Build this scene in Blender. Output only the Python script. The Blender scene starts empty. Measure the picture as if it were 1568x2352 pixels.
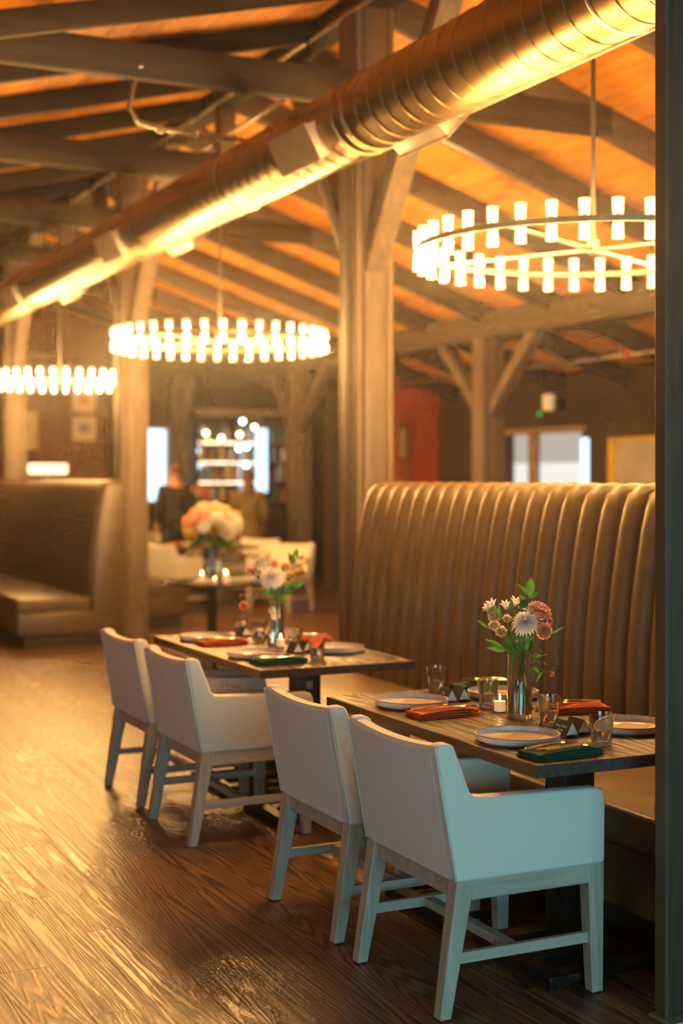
import bpy, math, random
from mathutils import Vector, Matrix
R = random.Random(7)
PI = math.pi
sc = bpy.context.scene
col = sc.collection

# ------------------------------------------------------------------ camera
YAW = math.radians(25.41)
cd = bpy.data.cameras.new('camera')
cam = bpy.data.objects.new('camera', cd)
col.objects.link(cam)
cam.location = (0, 0, 1.6)
cam.rotation_euler = (PI / 2, 0, -YAW)
cd.sensor_fit = 'VERTICAL'; cd.sensor_height = 36; cd.sensor_width = 24
cd.lens = 50
cd.shift_y = -(1176 - 1097) / 2352
cd.clip_end = 200
cd.dof.use_dof = True
cd.dof.focus_distance = 4.8
cd.dof.aperture_fstop = 1.5
sc.camera = cam

# ------------------------------------------------------------------ world, exposure
w = bpy.data.worlds.new('world'); sc.world = w
w.use_nodes = True
w.node_tree.nodes['Background'].inputs[0].default_value = (0.55, 0.75, 1.0, 1)
w.node_tree.nodes['Background'].inputs[1].default_value = 0.6
# thin haze added for the lamp halos; it stands in for lens bloom
vs_ = w.node_tree.nodes.new('ShaderNodeVolumeScatter'); vs_.inputs['Density'].default_value = 0.0028; vs_.inputs['Anisotropy'].default_value = 0.90
w.node_tree.links.new(vs_.outputs[0], w.node_tree.nodes['World Output'].inputs['Volume'])
sc.view_settings.view_transform = 'Standard'
sc.view_settings.look = 'None'
sc.view_settings.exposure = 0.0
sc.view_settings.gamma = 1
sc.view_settings.use_curve_mapping = False
try:
    sc.cycles.use_denoising = True
    sc.cycles.max_bounces = 14
    sc.cycles.diffuse_bounces = 3
    sc.cycles.transmission_bounces = 14
    sc.cycles.transparent_max_bounces = 16
    sc.cycles.sample_clamp_indirect = 6
    sc.cycles.use_light_tree = True
    sc.cycles.use_adaptive_sampling = True
    sc.cycles.adaptive_threshold = 0.12
    sc.cycles.adaptive_min_samples = 12
    sc.cycles.volume_bounces = 0
except Exception:
    pass

BULB = 2500.0       # emission strength of one chandelier filament
GLOW = 0.9         # glow of the lit glass round it
DAY_W = 310.0      # daylight through the front windows (behind the viewer)
WARM = (1.0, 0.56, 0.18)
DAY = (0.28, 0.72, 0.90)

def area(name, loc, rot, sx, sy, power, color):
    l = bpy.data.lights.new(name, 'AREA')
    l.shape = 'RECTANGLE'; l.size = sx; l.size_y = sy; l.energy = power; l.color = color
    o = bpy.data.objects.new(name, l); col.objects.link(o)
    o.location = loc; o.rotation_euler = rot
    return o
# daylight entering by the front window, seen from inside (opening X -1.6..4.8)
area('window_daylight', (1.6, -2.93, 1.3), (PI / 2, 0, 0), 6.2, 1.6, DAY_W, DAY)

# added fill light for the chair backs, set in the left wall (opening Y 0.5..4.5)
area('left_fill_light', (-4.93, 2.5, 1.5), (PI / 2, 0, -PI / 2), 3.8, 1.6, 55, (0.72, 0.86, 0.92))

# ------------------------------------------------------------------ materials
MATS = {}
def nm(name):
    m = bpy.data.materials.new(name); m.use_nodes = True
    nt = m.node_tree
    return m, nt, nt.nodes, nt.links, nt.nodes['Principled BSDF']

def mat(name, color, rough=0.5, metal=0.0, var=0.12, scale=8, bump=0.0, bscale=60, spec=None, sheen=0, coat=0, emis=None, estr=0, stretch=(1, 1, 1)):
    """plain surface with a little procedural variation of colour and relief"""
    m, nt, N, L, b = nm(name)
    tc = N.new('ShaderNodeTexCoord')
    mp = N.new('ShaderNodeMapping'); mp.inputs['Scale'].default_value = stretch
    L.new(tc.outputs['Object'], mp.inputs[0])
    ns = N.new('ShaderNodeTexNoise'); ns.inputs['Scale'].default_value = scale; ns.inputs['Detail'].default_value = 4
    L.new(mp.outputs[0], ns.inputs[0])
    cr = N.new('ShaderNodeValToRGB')
    cr.color_ramp.elements[0].position = 0.3; cr.color_ramp.elements[1].position = 0.7
    cr.color_ramp.elements[0].color = tuple(c * (1 - var) for c in color) + (1,)
    cr.color_ramp.elements[1].color = tuple(min(1, c * (1 + var)) for c in color) + (1,)
    L.new(ns.outputs[0], cr.inputs[0]); L.new(cr.outputs[0], b.inputs['Base Color'])
    b.inputs['Roughness'].default_value = rough; b.inputs['Metallic'].default_value = metal
    if spec is not None: b.inputs['Specular IOR Level'].default_value = spec
    if sheen: b.inputs['Sheen Weight'].default_value = sheen
    if coat: b.inputs['Coat Weight'].default_value = coat
    if emis: b.inputs['Emission Color'].default_value = emis + (1,); b.inputs['Emission Strength'].default_value = estr
    if bump:
        n2 = N.new('ShaderNodeTexNoise'); n2.inputs['Scale'].default_value = bscale; n2.inputs['Detail'].default_value = 3
        L.new(mp.outputs[0], n2.inputs[0])
        bp = N.new('ShaderNodeBump'); bp.inputs['Strength'].default_value = bump; bp.inputs['Distance'].default_value = 0.004
        L.new(n2.outputs[0], bp.inputs['Height']); L.new(bp.outputs[0], b.inputs['Normal'])
    MATS[name] = m
    return m

def wood(name, dark, light, axis='Y', grain=26, rough=0.45, bump=0.35, ring=5.0, coat=0.0, rvar=0.15, knots=0.0, dist=0.004, gl=0.10, cyc=26, rs=0.10, ramp=(0.25, 0.72)):
    """long grain along the axis; each object (plank) gets its own piece of the pattern"""
    m, nt, N, L, b = nm(name)
    tc = N.new('ShaderNodeTexCoord'); oi = N.new('ShaderNodeObjectInfo')
    ml = N.new('ShaderNodeVectorMath'); ml.operation = 'SCALE'; ml.inputs['Scale'].default_value = 37.0
    cmb = N.new('ShaderNodeCombineXYZ')
    for k in range(3): L.new(oi.outputs['Random'], cmb.inputs[k])
    L.new(cmb.outputs[0], ml.inputs[0])
    ad = N.new('ShaderNodeVectorMath'); ad.operation = 'ADD'
    L.new(tc.outputs['Object'], ad.inputs[0]); L.new(ml.outputs[0], ad.inputs[1])
    s = [grain] * 3; k = 'XYZ'.index(axis); s[k] = grain * 0.045
    mp = N.new('ShaderNodeMapping'); mp.inputs['Scale'].default_value = s
    L.new(ad.outputs[0], mp.inputs[0])
    # broad growth figure: wave distorted by slow noise
    s2 = [ring] * 3; s2[k] = ring * rs
    mp2 = N.new('ShaderNodeMapping'); mp2.inputs['Scale'].default_value = s2
    L.new(ad.outputs[0], mp2.inputs[0])
    nb = N.new('ShaderNodeTexNoise'); nb.inputs['Scale'].default_value = 1.0; nb.inputs['Detail'].default_value = 1.5
    L.new(mp2.outputs[0], nb.inputs[0])
    mm = N.new('ShaderNodeMath'); mm.operation = 'MULTIPLY'; mm.inputs[1].default_value = cyc
    L.new(nb.outputs[0], mm.inputs[0])
    fr = N.new('ShaderNodeMath'); fr.operation = 'SINE'
    mpi = N.new('ShaderNodeMath'); mpi.operation = 'MULTIPLY'; mpi.inputs[1].default_value = PI
    L.new(mm.outputs[0], mpi.inputs[0]); L.new(mpi.outputs[0], fr.inputs[0])
    n1 = N.new('ShaderNodeTexNoise'); n1.inputs['Scale'].default_value = 1.0; n1.inputs['Detail'].default_value = 6; n1.inputs['Roughness'].default_value = 0.65
    L.new(mp.outputs[0], n1.inputs[0])
    mr = N.new('ShaderNodeMapRange'); mr.inputs[1].default_value = -1; mr.inputs[2].default_value = 1
    L.new(fr.outputs[0], mr.inputs[0])
    mx = N.new('ShaderNodeMix'); mx.data_type = 'FLOAT'; mx.inputs[0].default_value = gl
    L.new(n1.outputs[0], mx.inputs[2]); L.new(mr.outputs[0], mx.inputs[3])
    cr = N.new('ShaderNodeValToRGB')
    cr.color_ramp.elements[0].position = ramp[0]; cr.color_ramp.elements[0].color = dark + (1,)
    cr.color_ramp.elements[1].position = ramp[1]; cr.color_ramp.elements[1].color = light + (1,)
    L.new(mx.outputs[0], cr.inputs[0])
    outc = cr.outputs[0]
    # per-plank tone
    mr2 = N.new('ShaderNodeMapRange'); mr2.inputs[3].default_value = 1 - rvar; mr2.inputs[4].default_value = 1 + rvar
    L.new(oi.outputs['Random'], mr2.inputs[0])
    vm = N.new('ShaderNodeVectorMath'); vm.operation = 'SCALE'
    L.new(outc, vm.inputs[0]); L.new(mr2.outputs[0], vm.inputs['Scale'])
    outc = vm.outputs[0]
    if knots:
        mk = N.new('ShaderNodeMapping'); sk = [2.2] * 3; sk[k] = 1.1; mk.inputs['Scale'].default_value = sk
        L.new(ad.outputs[0], mk.inputs[0])
        vo = N.new('ShaderNodeTexNoise'); vo.inputs['Scale'].default_value = 1.4; vo.inputs['Detail'].default_value = 2
        L.new(mk.outputs[0], vo.inputs[0])
        kr = N.new('ShaderNodeMapRange'); kr.inputs[1].default_value = 0.58; kr.inputs[2].default_value = 0.72
        kr.inputs[3].default_value = 1.0; kr.inputs[4].default_value = 1 - knots
        L.new(vo.outputs[0], kr.inputs[0])
        v2 = N.new('ShaderNodeVectorMath'); v2.operation = 'SCALE'
        L.new(outc, v2.inputs[0]); L.new(kr.outputs[0], v2.inputs['Scale']); outc = v2.outputs[0]
    L.new(outc, b.inputs['Base Color'])
    rr = N.new('ShaderNodeMapRange'); rr.inputs[3].default_value = rough + 0.12; rr.inputs[4].default_value = rough - 0.06
    L.new(mx.outputs[0], rr.inputs[0]); L.new(rr.outputs[0], b.inputs['Roughness'])
    if coat: b.inputs['Coat Weight'].default_value = coat; b.inputs['Coat Roughness'].default_value = 0.25
    bp = N.new('ShaderNodeBump'); bp.inputs['Strength'].default_value = bump; bp.inputs['Distance'].default_value = dist
    bw = N.new('ShaderNodeMapRange'); bw.inputs[1].default_value = ramp[0]; bw.inputs[2].default_value = ramp[1]
    L.new(mx.outputs[0], bw.inputs[0])
    L.new(bw.outputs[0], bp.inputs['Height']); L.new(bp.outputs[0], b.inputs['Normal'])
    MATS[name] = m
    return m

def fabric(name, color, scale=520, rough=0.9, sheen=0.25, bump=0.25):
    m, nt, N, L, b = nm(name)
    tc = N.new('ShaderNodeTexCoord')
    wx = N.new('ShaderNodeTexNoise'); wx.inputs['Scale'].default_value = scale; wx.inputs['Detail'].default_value = 2
    mp = N.new('ShaderNodeMapping'); mp.inputs['Scale'].default_value = (0.35, 0.35, 1.0)
    L.new(tc.outputs['Object'], mp.inputs[0]); L.new(mp.outputs[0], wx.inputs[0])
    wz = N.new('ShaderNodeTexNoise'); wz.inputs['Scale'].default_value = scale; wz.inputs['Detail'].default_value = 2
    mp2 = N.new('ShaderNodeMapping'); mp2.inputs['Scale'].default_value = (1.0, 1.0, 0.3)
    L.new(tc.outputs['Object'], mp2.inputs[0]); L.new(mp2.outputs[0], wz.inputs[0])
    ad = N.new('ShaderNodeMath'); ad.operation = 'ADD'
    L.new(wx.outputs[0], ad.inputs[0]); L.new(wz.outputs[0], ad.inputs[1])
    cr = N.new('ShaderNodeValToRGB')
    cr.color_ramp.elements[0].position = 0.35; cr.color_ramp.elements[1].position = 0.65
    cr.color_ramp.elements[0].color = tuple(c * 0.82 for c in color) + (1,)
    cr.color_ramp.elements[1].color = tuple(min(1, c * 1.1) for c in color) + (1,)
    hf = N.new('ShaderNodeMath'); hf.operation = 'MULTIPLY'; hf.inputs[1].default_value = 0.5
    L.new(ad.outputs[0], hf.inputs[0]); L.new(hf.outputs[0], cr.inputs[0]); L.new(cr.outputs[0], b.inputs['Base Color'])
    b.inputs['Roughness'].default_value = rough
    b.inputs['Sheen Weight'].default_value = sheen
    b.inputs['Specular IOR Level'].default_value = 0.2
    bp = N.new('ShaderNodeBump'); bp.inputs['Strength'].default_value = bump; bp.inputs['Distance'].default_value = 0.001
    L.new(ad.outputs[0], bp.inputs['Height']); L.new(bp.outputs[0], b.inputs['Normal'])
    MATS[name] = m
    return m

def petalmat(name, color, var=0.08, tl=0.5, rough=.55):
    m = mat(name, color, rough=rough, var=var, scale=50)
    nt = m.node_tree; N = nt.nodes; L = nt.links; b = N['Principled BSDF']
    src = b.inputs['Base Color'].links[0].from_socket
    t = N.new('ShaderNodeBsdfTranslucent'); L.new(src, t.inputs[0])
    mx = N.new('ShaderNodeMixShader'); mx.inputs[0].default_value = tl
    L.new(b.outputs[0], mx.inputs[1]); L.new(t.outputs[0], mx.inputs[2]); L.new(mx.outputs[0], N['Material Output'].inputs[0])
    return m

def glow(name, color, strength):
    m, nt, N, L, b = nm(name)
    N.remove(b)
    e = N.new('ShaderNodeEmission'); e.inputs[0].default_value = color + (1,); e.inputs[1].default_value = strength
    L.new(e.outputs[0], N['Material Output'].inputs[0])
    MATS[name] = m
    return m

def glass(name, color=(1, 1, 1), ior=1.45, rough=0.0):
    m, nt, N, L, b = nm(name)
    b.inputs['Base Color'].default_value = color + (1,)
    b.inputs['Transmission Weight'].default_value = 1; b.inputs['IOR'].default_value = ior
    b.inputs['Roughness'].default_value = rough
    MATS[name] = m
    return m

def thin_glass(name, tint=(1, 1, 1), emis=None, estr=0, refl=0.08, blend=.35):
    """thin walled glass: passes light straight on, with a sheen on its faces"""
    m, nt, N, L, b = nm(name)
    N.remove(b)
    t = N.new('ShaderNodeBsdfTransparent'); t.inputs[0].default_value = tint + (1,)
    g = N.new('ShaderNodeBsdfGlossy'); g.inputs['Roughness'].default_value = 0.05
    lw = N.new('ShaderNodeLayerWeight'); lw.inputs[0].default_value = 0.5
    pw = N.new('ShaderNodeMath'); pw.operation = 'POWER'; pw.inputs[1].default_value = 3.5
    L.new(lw.outputs['Facing'], pw.inputs[0])
    ma = N.new('ShaderNodeMath'); ma.operation = 'MULTIPLY_ADD'; ma.inputs[1].default_value = blend; ma.inputs[2].default_value = refl; ma.use_clamp = True
    L.new(pw.outputs[0], ma.inputs[0])
    mx = N.new('ShaderNodeMixShader'); L.new(ma.outputs[0], mx.inputs[0]); L.new(t.outputs[0], mx.inputs[1]); L.new(g.outputs[0], mx.inputs[2])
    out = mx.outputs[0]
    if emis:
        e = N.new('ShaderNodeEmission'); e.inputs[0].default_value = emis + (1,); e.inputs[1].default_value = estr
        a = N.new('ShaderNodeAddShader'); L.new(out, a.inputs[0]); L.new(e.outputs[0], a.inputs[1]); out = a.outputs[0]
    L.new(out, N['Material Output'].inputs[0])
    MATS[name] = m
    return m

floor_m = wood('floor_oak', (0.040, 0.020, 0.010), (0.20, 0.105, 0.048), 'Y', grain=170, rough=0.31, bump=0.7, ring=5, rvar=0.10, dist=0.0013, gl=0.30, cyc=95, rs=.04, ramp=(.36, .62))
pine_m = wood('ceiling_pine', (0.60, 0.215, 0.020), (0.82, 0.35, 0.045), 'Y', grain=14, rough=0.6, bump=0.15, ring=3, rvar=0.10, knots=0.55)
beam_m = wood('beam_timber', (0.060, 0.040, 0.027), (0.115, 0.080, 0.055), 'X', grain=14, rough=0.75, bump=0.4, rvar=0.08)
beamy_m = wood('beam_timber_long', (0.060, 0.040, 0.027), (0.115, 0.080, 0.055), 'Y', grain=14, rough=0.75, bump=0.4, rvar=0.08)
beamshade_m = wood('beam_shaded', (0.020, 0.013, 0.009), (0.038, 0.026, 0.018), 'X', grain=14, rough=0.75, bump=0.4, rvar=0.08)  # same timber as the right rafters, with the left side's shade in its colour
beamshade2_m = wood('beam_shaded_long', (0.020, 0.013, 0.009), (0.038, 0.026, 0.018), 'Y', grain=14, rough=0.75, bump=0.4, rvar=0.08)  # ridge timber, shade put into the colour likewise
tieshade_m = wood('beam_tie_shaded', (0.036, 0.025, 0.018), (0.070, 0.049, 0.035), 'X', grain=14, rough=0.75, bump=0.4, rvar=0.08)  # tie timber, darkened in colour for the shade up there
post_m = wood('post_timber', (0.10, 0.07, 0.048), (0.185, 0.135, 0.097), 'Z', grain=16, rough=0.6, bump=0.5, rvar=0.06)
screen_m = wood('screen_timber', (0.022, 0.011, 0.004), (0.080, 0.042, 0.018), 'Z', grain=14, rough=0.65, bump=0.6, rvar=0.06)
table_m = wood('table_walnut', (0.026, 0.016, 0.010), (0.15, 0.088, 0.046), 'X', grain=60, rough=0.30, bump=0.9, ring=6, rvar=0.05, dist=0.003, gl=0.4)
tablef_m = wood('table_walnut_long', (0.018, 0.010, 0.006), (0.15, 0.085, 0.042), 'Y', grain=90, rough=0.30, bump=1.0, ring=4, rvar=0.05, dist=0.008, gl=0.36, cyc=34, rs=.07, ramp=(.38, .62))
tedge_m = wood('table_edge', (0.010, 0.006, 0.004), (0.060, 0.034, 0.018), 'Y', grain=60, rough=0.5, bump=0.5, rvar=0.02)
leg_m = wood('chair_ash', (0.30, 0.25, 0.185), (0.47, 0.405, 0.315), 'Z', grain=40, rough=0.5, bump=0.25, rvar=0.04)
legx_m = wood('chair_ash_rail', (0.30, 0.25, 0.185), (0.47, 0.405, 0.315), 'X', grain=40, rough=0.5, bump=0.25, rvar=0.04)
linen_m = fabric('oatmeal_linen', (0.71, 0.67, 0.57), scale=950)
piping_m = fabric('oatmeal_piping', (0.64, 0.60, 0.51))
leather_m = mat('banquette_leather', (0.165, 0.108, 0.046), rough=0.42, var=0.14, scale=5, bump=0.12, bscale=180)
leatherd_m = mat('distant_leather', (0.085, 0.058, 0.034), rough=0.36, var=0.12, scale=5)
leather2_m = mat('banquette_seat_leather', (0.28, 0.185, 0.105), rough=0.34, var=0.12, scale=5, bump=0.12, bscale=180)
black_m = mat('black_metal', (0.010, 0.010, 0.011), rough=0.38, metal=0.3, var=0.1)
kick_m = mat('kick_board', (0.018, 0.014, 0.011), rough=0.7)
duct_m = mat('spiral_duct_steel', (0.27, 0.19, 0.10), rough=0.36, metal=1.0, var=0.05, scale=20, stretch=(1, 0.06, 1), bump=0.10, bscale=60)
steel_m = mat('galvanised_conduit', (0.55, 0.52, 0.48), rough=0.35, metal=0.9, var=0.06)
regi_m = mat('register_steel', (0.42, 0.36, 0.30), rough=0.45, metal=0.6, var=0.05)
brass_m = mat('satin_bronze', (0.22, 0.19, 0.155), rough=0.4, metal=1.0, var=0.04)
chglass_m = thin_glass('chandelier_glass', (1, 0.97, 0.92), emis=(1.0, 0.66, 0.30), estr=GLOW, refl=0.1)
bulb_m = glow('filament_light', WARM, BULB)
plate_m = mat('stoneware_glaze', (0.62, 0.58, 0.53), rough=0.22, var=0.04, scale=30, coat=0.3)
rim_m = mat('stoneware_rim', (0.16, 0.085, 0.045), rough=0.4)
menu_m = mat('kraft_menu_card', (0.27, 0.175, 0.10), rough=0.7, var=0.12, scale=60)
green_m = fabric('green_napkin', (0.004, 0.055, 0.036), scale=700, sheen=0.0)
rust_m = fabric('rust_napkin', (0.50, 0.085, 0.018), scale=700, sheen=0.0)
silver_m = mat('cutlery_steel', (0.75, 0.70, 0.66), rough=0.14, metal=1.0, var=0.03)
glass_m = glass('clear_glass', (1, 1, 1), 1.45)
water_m = glass('water', (1, 1, 1), 1.33)
vwater_m = thin_glass('vase_water', (.97, .95, .76), refl=.04, blend=.3)
wax_m = mat('candle_wax', (0.85, 0.74, 0.56), rough=0.5, var=0.03, emis=(1.0, 0.55, 0.22), estr=0.55)
flame_m = glow('candle_flame', (1.0, 0.62, 0.22), 45)
card_m = mat('olive_card', (0.060, 0.068, 0.045), rough=0.75, var=0.05)
cardin_m = mat('card_white_inside', (0.75, 0.75, 0.70), rough=0.8, var=0.03)
ink_m = mat('white_ink', (0.8, 0.78, 0.7), rough=0.7, var=0.02)
leaf_m = petalmat('leaf_green', (0.13, 0.34, 0.035), .3, .35, .4)
leafd_m = petalmat('leaf_dark', (0.05, 0.17, 0.022), .3, .35, .4)
stem_m = mat('stem_green', (0.12, 0.20, 0.030), rough=0.5, var=0.2)
white_m = petalmat('petal_white', (0.95, 0.92, 0.88))
cream_m = petalmat('petal_cream', (0.85, 0.72, 0.47))
pink_m = petalmat('petal_pink', (0.90, 0.58, 0.50))
peach_m = petalmat('petal_peach', (0.90, 0.46, 0.26))
red_m = petalmat('petal_coral_red', (0.70, 0.10, 0.035))
yell_m = petalmat('petal_yellow', (0.82, 0.66, 0.22))
brown_wall_m = wood('brown_wall_panel', (0.13, 0.052, 0.015), (0.23, 0.095, 0.030), 'Z', grain=8, rough=0.7, bump=0.15)
taupe_m = mat('taupe_paint', (0.048, 0.027, 0.015), rough=0.8, var=0.06)
redwall_m = mat('red_paint', (0.42, 0.055, 0.030), rough=0.55, var=0.06)
orangewall_m = mat('rust_paint', (0.36, 0.085, 0.025), rough=0.6, var=0.06)
dark_m = mat('dark_stain', (0.022, 0.016, 0.012), rough=0.6)
yellow_m = mat('yellow_frame', (0.70, 0.42, 0.02), rough=0.5)
paper_m = mat('picture_mat_board', (0.72, 0.60, 0.44), rough=0.8, var=0.03)
print1_m = mat('orange_print', (0.55, 0.17, 0.05), rough=0.8, var=0.4, scale=14)
print2_m = mat('grey_print', (0.26, 0.20, 0.18), rough=0.8, var=0.5, scale=14)
day_m = glow('daylight_pane', (0.50, 0.78, 1.0), 2.6)
blind_m = glow('backlit_blind', (0.92, 0.93, 0.84), 1.0)
blind2_m = glow('backlit_blind_upper', (0.72, 0.66, 0.56), 0.7)
winf_m = mat('window_frame_paint', (0.30, 0.19, 0.12), rough=0.6)
shade_m = glow('drum_shade_lit', (1.0, 0.72, 0.38), 2.6)
mirror_m = mat('bar_mirror', (0.45, 0.48, 0.5), rough=0.12, metal=1.0, var=0.03)
glowshelf_m = glow('shelf_light_strip', (1.0, 0.82, 0.58), 3.5)
suit_m = mat('dark_suit_cloth', (0.018, 0.014, 0.013), rough=0.85)
olive_m = mat('olive_dress_cloth', (0.13, 0.10, 0.02), rough=0.8, var=0.2)
skin_m = mat('skin', (0.50, 0.26, 0.16), rough=0.5, var=0.05)
hair_m = mat('brown_hair', (0.10, 0.04, 0.018), rough=0.6, var=0.2)
sprk_m = mat('red_valve', (0.5, 0.03, 0.02), rough=0.4)

# ------------------------------------------------------------------ mesh helper
class MB:
    def __init__(s): s.v = []; s.f = []
    def add(s, vs, fs, M=None):
        o = len(s.v)
        for p in vs:
            s.v.append(tuple(M @ Vector(p)) if M is not None else tuple(p))
        for f in fs: s.f.append(tuple(i + o for i in f))
        return s
    def box(s, x0, x1, y0, y1, z0, z1, M=None):
        vs = [(x0, y0, z0), (x1, y0, z0), (x1, y1, z0), (x0, y1, z0), (x0, y0, z1), (x1, y0, z1), (x1, y1, z1), (x0, y1, z1)]
        return s.add(vs, [(0, 3, 2, 1), (4, 5, 6, 7), (0, 1, 5, 4), (1, 2, 6, 5), (2, 3, 7, 6), (3, 0, 4, 7)], M)
    def hexa(s, lo, hi, M=None):
        """lo, hi: four points each, counter-clockwise seen from above"""
        return s.add(list(lo) + list(hi), [(0, 3, 2, 1), (4, 5, 6, 7), (0, 1, 5, 4), (1, 2, 6, 5), (2, 3, 7, 6), (3, 0, 4, 7)], M)
    def prism(s, poly, a, b, axis='Y', M=None):
        """poly in the plane across axis: axis Y -> (x,z); X -> (y,z); Z -> (x,y)"""
        def P(p, t):
            return {'Y': (p[0], t, p[1]), 'X': (t, p[0], p[1]), 'Z': (p[0], p[1], t)}[axis]
        n = len(poly)
        vs = [P(p, a) for p in poly] + [P(p, b) for p in poly]
        fs = [tuple(range(n)), tuple(range(2 * n - 1, n - 1, -1))] + [(i, i + n, (i + 1) % n + n, (i + 1) % n) for i in range(n)]
        return s.add(vs, fs, M)
    def lathe(s, prof, n=24, M=None, closed=True):
        vs = []; fs = []
        for r, z in prof:
            for k in range(n):
                a = 2 * PI * k / n
                vs.append((r * math.cos(a), r * math.sin(a), z))
        m = len(prof)
        for i in range(m - 1):
            for k in range(n):
                k2 = (k + 1) % n
                fs.append((i * n + k, i * n + k2, (i + 1) * n + k2, (i + 1) * n + k))
        if closed:
            if prof[0][0] > 1e-6: fs.append(tuple(range(n - 1, -1, -1)))
            if prof[-1][0] > 1e-6: fs.append(tuple((m - 1) * n + k for k in range(n)))
        return s.add(vs, fs, M)
    def tube(s, pts, rad, n=8, M=None):
        pts = [Vector(p) for p in pts]
        if not hasattr(rad, '__len__'): rad = [rad] * len(pts)
        vs = []; fs = []
        up = None
        for i, p in enumerate(pts):
            t = (pts[min(i + 1, len(pts) - 1)] - pts[max(i - 1, 0)])
            t = t.normalized() if t.length > 1e-9 else Vector((0, 0, 1))
            if up is None:
                up = Vector((0, 0, 1)) if abs(t.z) < 0.9 else Vector((1, 0, 0))
            a = t.cross(up)
            if a.length < 1e-6: a = t.orthogonal()
            a.normalize(); b = a.cross(t).normalized(); up = b
            for k in range(n):
                q = 2 * PI * k / n
                vs.append(p + a * (rad[i] * math.cos(q)) + b * (rad[i] * math.sin(q)))
        for i in range(len(pts) - 1):
            for k in range(n):
                k2 = (k + 1) % n
                fs.append((i * n + k, i * n + k2, (i + 1) * n + k2, (i + 1) * n + k))
        fs.append(tuple(range(n - 1, -1, -1))); fs.append(tuple((len(pts) - 1) * n + k for k in range(n)))
        return s.add(vs, fs, M)
    def bar(s, p, q, w, h, up=(0, 0, 1), M=None):
        """box beam from p to q, w wide, h deep (along up)"""
        p = Vector(p); q = Vector(q); t = (q - p).normalized()
        a = t.cross(Vector(up)).normalized(); b = a.cross(t).normalized()
        c = [a * (-w / 2) - b * (h / 2), a * (w / 2) - b * (h / 2), a * (w / 2) + b * (h / 2), a * (-w / 2) + b * (h / 2)]
        vs = [p + k for k in c] + [q + k for k in c]
        return s.add(vs, [(0, 3, 2, 1), (4, 5, 6, 7), (0, 1, 5, 4), (1, 2, 6, 5), (2, 3, 7, 6), (3, 0, 4, 7)], M)
    def ball(s, c, r, n=12, m=8, M=None):
        if not hasattr(r, '__len__'): r = (r, r, r)
        prof = [(math.sin(PI * i / m), -math.cos(PI * i / m)) for i in range(m + 1)]
        T = Matrix.Translation(c) @ Matrix.Diagonal((r[0], r[1], r[2], 1))
        return s.lathe(prof, n, (M @ T) if M is not None else T, closed=False)
    def build(s, name, m, parent=None, smooth=False, bevel=0, seg=2, loc=None, sharp=False):
        me = bpy.data.meshes.new(name)
        me.from_pydata(s.v, [], s.f); me.update()
        if m is not None: me.materials.append(m)
        if smooth:
            for p in me.polygons: p.use_smooth = True
            if sharp: me.set_sharp_from_angle(angle=math.radians(30))
        o = bpy.data.objects.new(name, me); col.objects.link(o)
        if parent is not None: o.parent = parent
        if loc: o.location = loc
        if bevel:
            b = o.modifiers.new('bevel', 'BEVEL'); b.width = bevel; b.segments = seg; b.limit_method = 'ANGLE'; b.angle_limit = math.radians(35)
            for p in me.polygons: p.use_smooth = True
            me.set_sharp_from_angle(angle=math.radians(60)) if bevel < 0.004 else None
        return o

def tag(o, label=None, cat=None, group=None, kind=None):
    if label: o['label'] = label
    if cat: o['category'] = cat
    if group: o['group'] = group
    if kind: o['kind'] = kind
    return o
def thing(name, label, cat, loc=(0, 0, 0), rz=0, group=None):
    o = bpy.data.objects.new(name, None); col.objects.link(o)
    o.empty_display_size = 0.1
    o.location = loc; o.rotation_euler = (0, 0, rz)
    return tag(o, label, cat, group)
def kids(o): return list(o.children)
def copy_tree(o, parent=None, loc=None, rz=None, label=None):
    c = o.copy(); col.objects.link(c)
    if parent is not None: c.parent = parent
    if loc is not None: c.location = loc
    if rz is not None: c.rotation_euler = (0, 0, rz)
    if label: c['label'] = label
    for ch in KIDS.get(o.name, []): copy_tree(ch, c)
    return c
KIDS = {}
def index_kids():
    KIDS.clear()
    for o in col.objects:
        if o.parent is not None: KIDS.setdefault(o.parent.name, []).append(o)

def project(x, y, z):
    d = x * math.sin(YAW) + y * math.cos(YAW); r = x * math.cos(YAW) - y * math.sin(YAW)
    if d < 0.3: return (-9999, -9999, d)
    return (784 + 3266.7 * r / d, 1097 - 3266.7 * (z - 1.6) / d, d)
def seen(x, y, z, m=60):
    u, v, d = project(x, y, z)
    return d > 0.5 and -m < u < 1568 + m and -m < v < 2352 + m

# ------------------------------------------------------------------ floor
fl = MB().box(-5, 14, -3, 23, -0.2, -0.004).build('floor', floor_m); tag(fl, kind='structure')
PW, PL = 0.19, 1.25
shared = MB().box(-PW / 2 + .0007, PW / 2 - .0007, -PL / 2 + .0007, PL / 2 - .0007, -0.006, 0).build('floor_plank', floor_m, fl)
shmesh = shared.data
rest = MB(); count = 0; first = True
cands = []
i = -27
while i * PW < 14:
    x = i * PW + PW / 2
    off = ((i * 0.618) % 1.0) * PL
    y = -3 + off - PL / 2
    while y < 23:
        cands.append((x, y)); y += PL
    i += 1
near = []
for (x, y) in cands:
    vis = any(seen(x + a, y + b, 0, 20) for a in (-PW / 2, PW / 2) for b in (-PL / 2, 0, PL / 2))
    d = project(x, y, 0)[2]
    hidden = x > 3.15 and y < 13
    if vis and not hidden and d < 17: near.append((d, x, y))
near.sort(); nearset = set((x, y) for d, x, y in near[:290])
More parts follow.
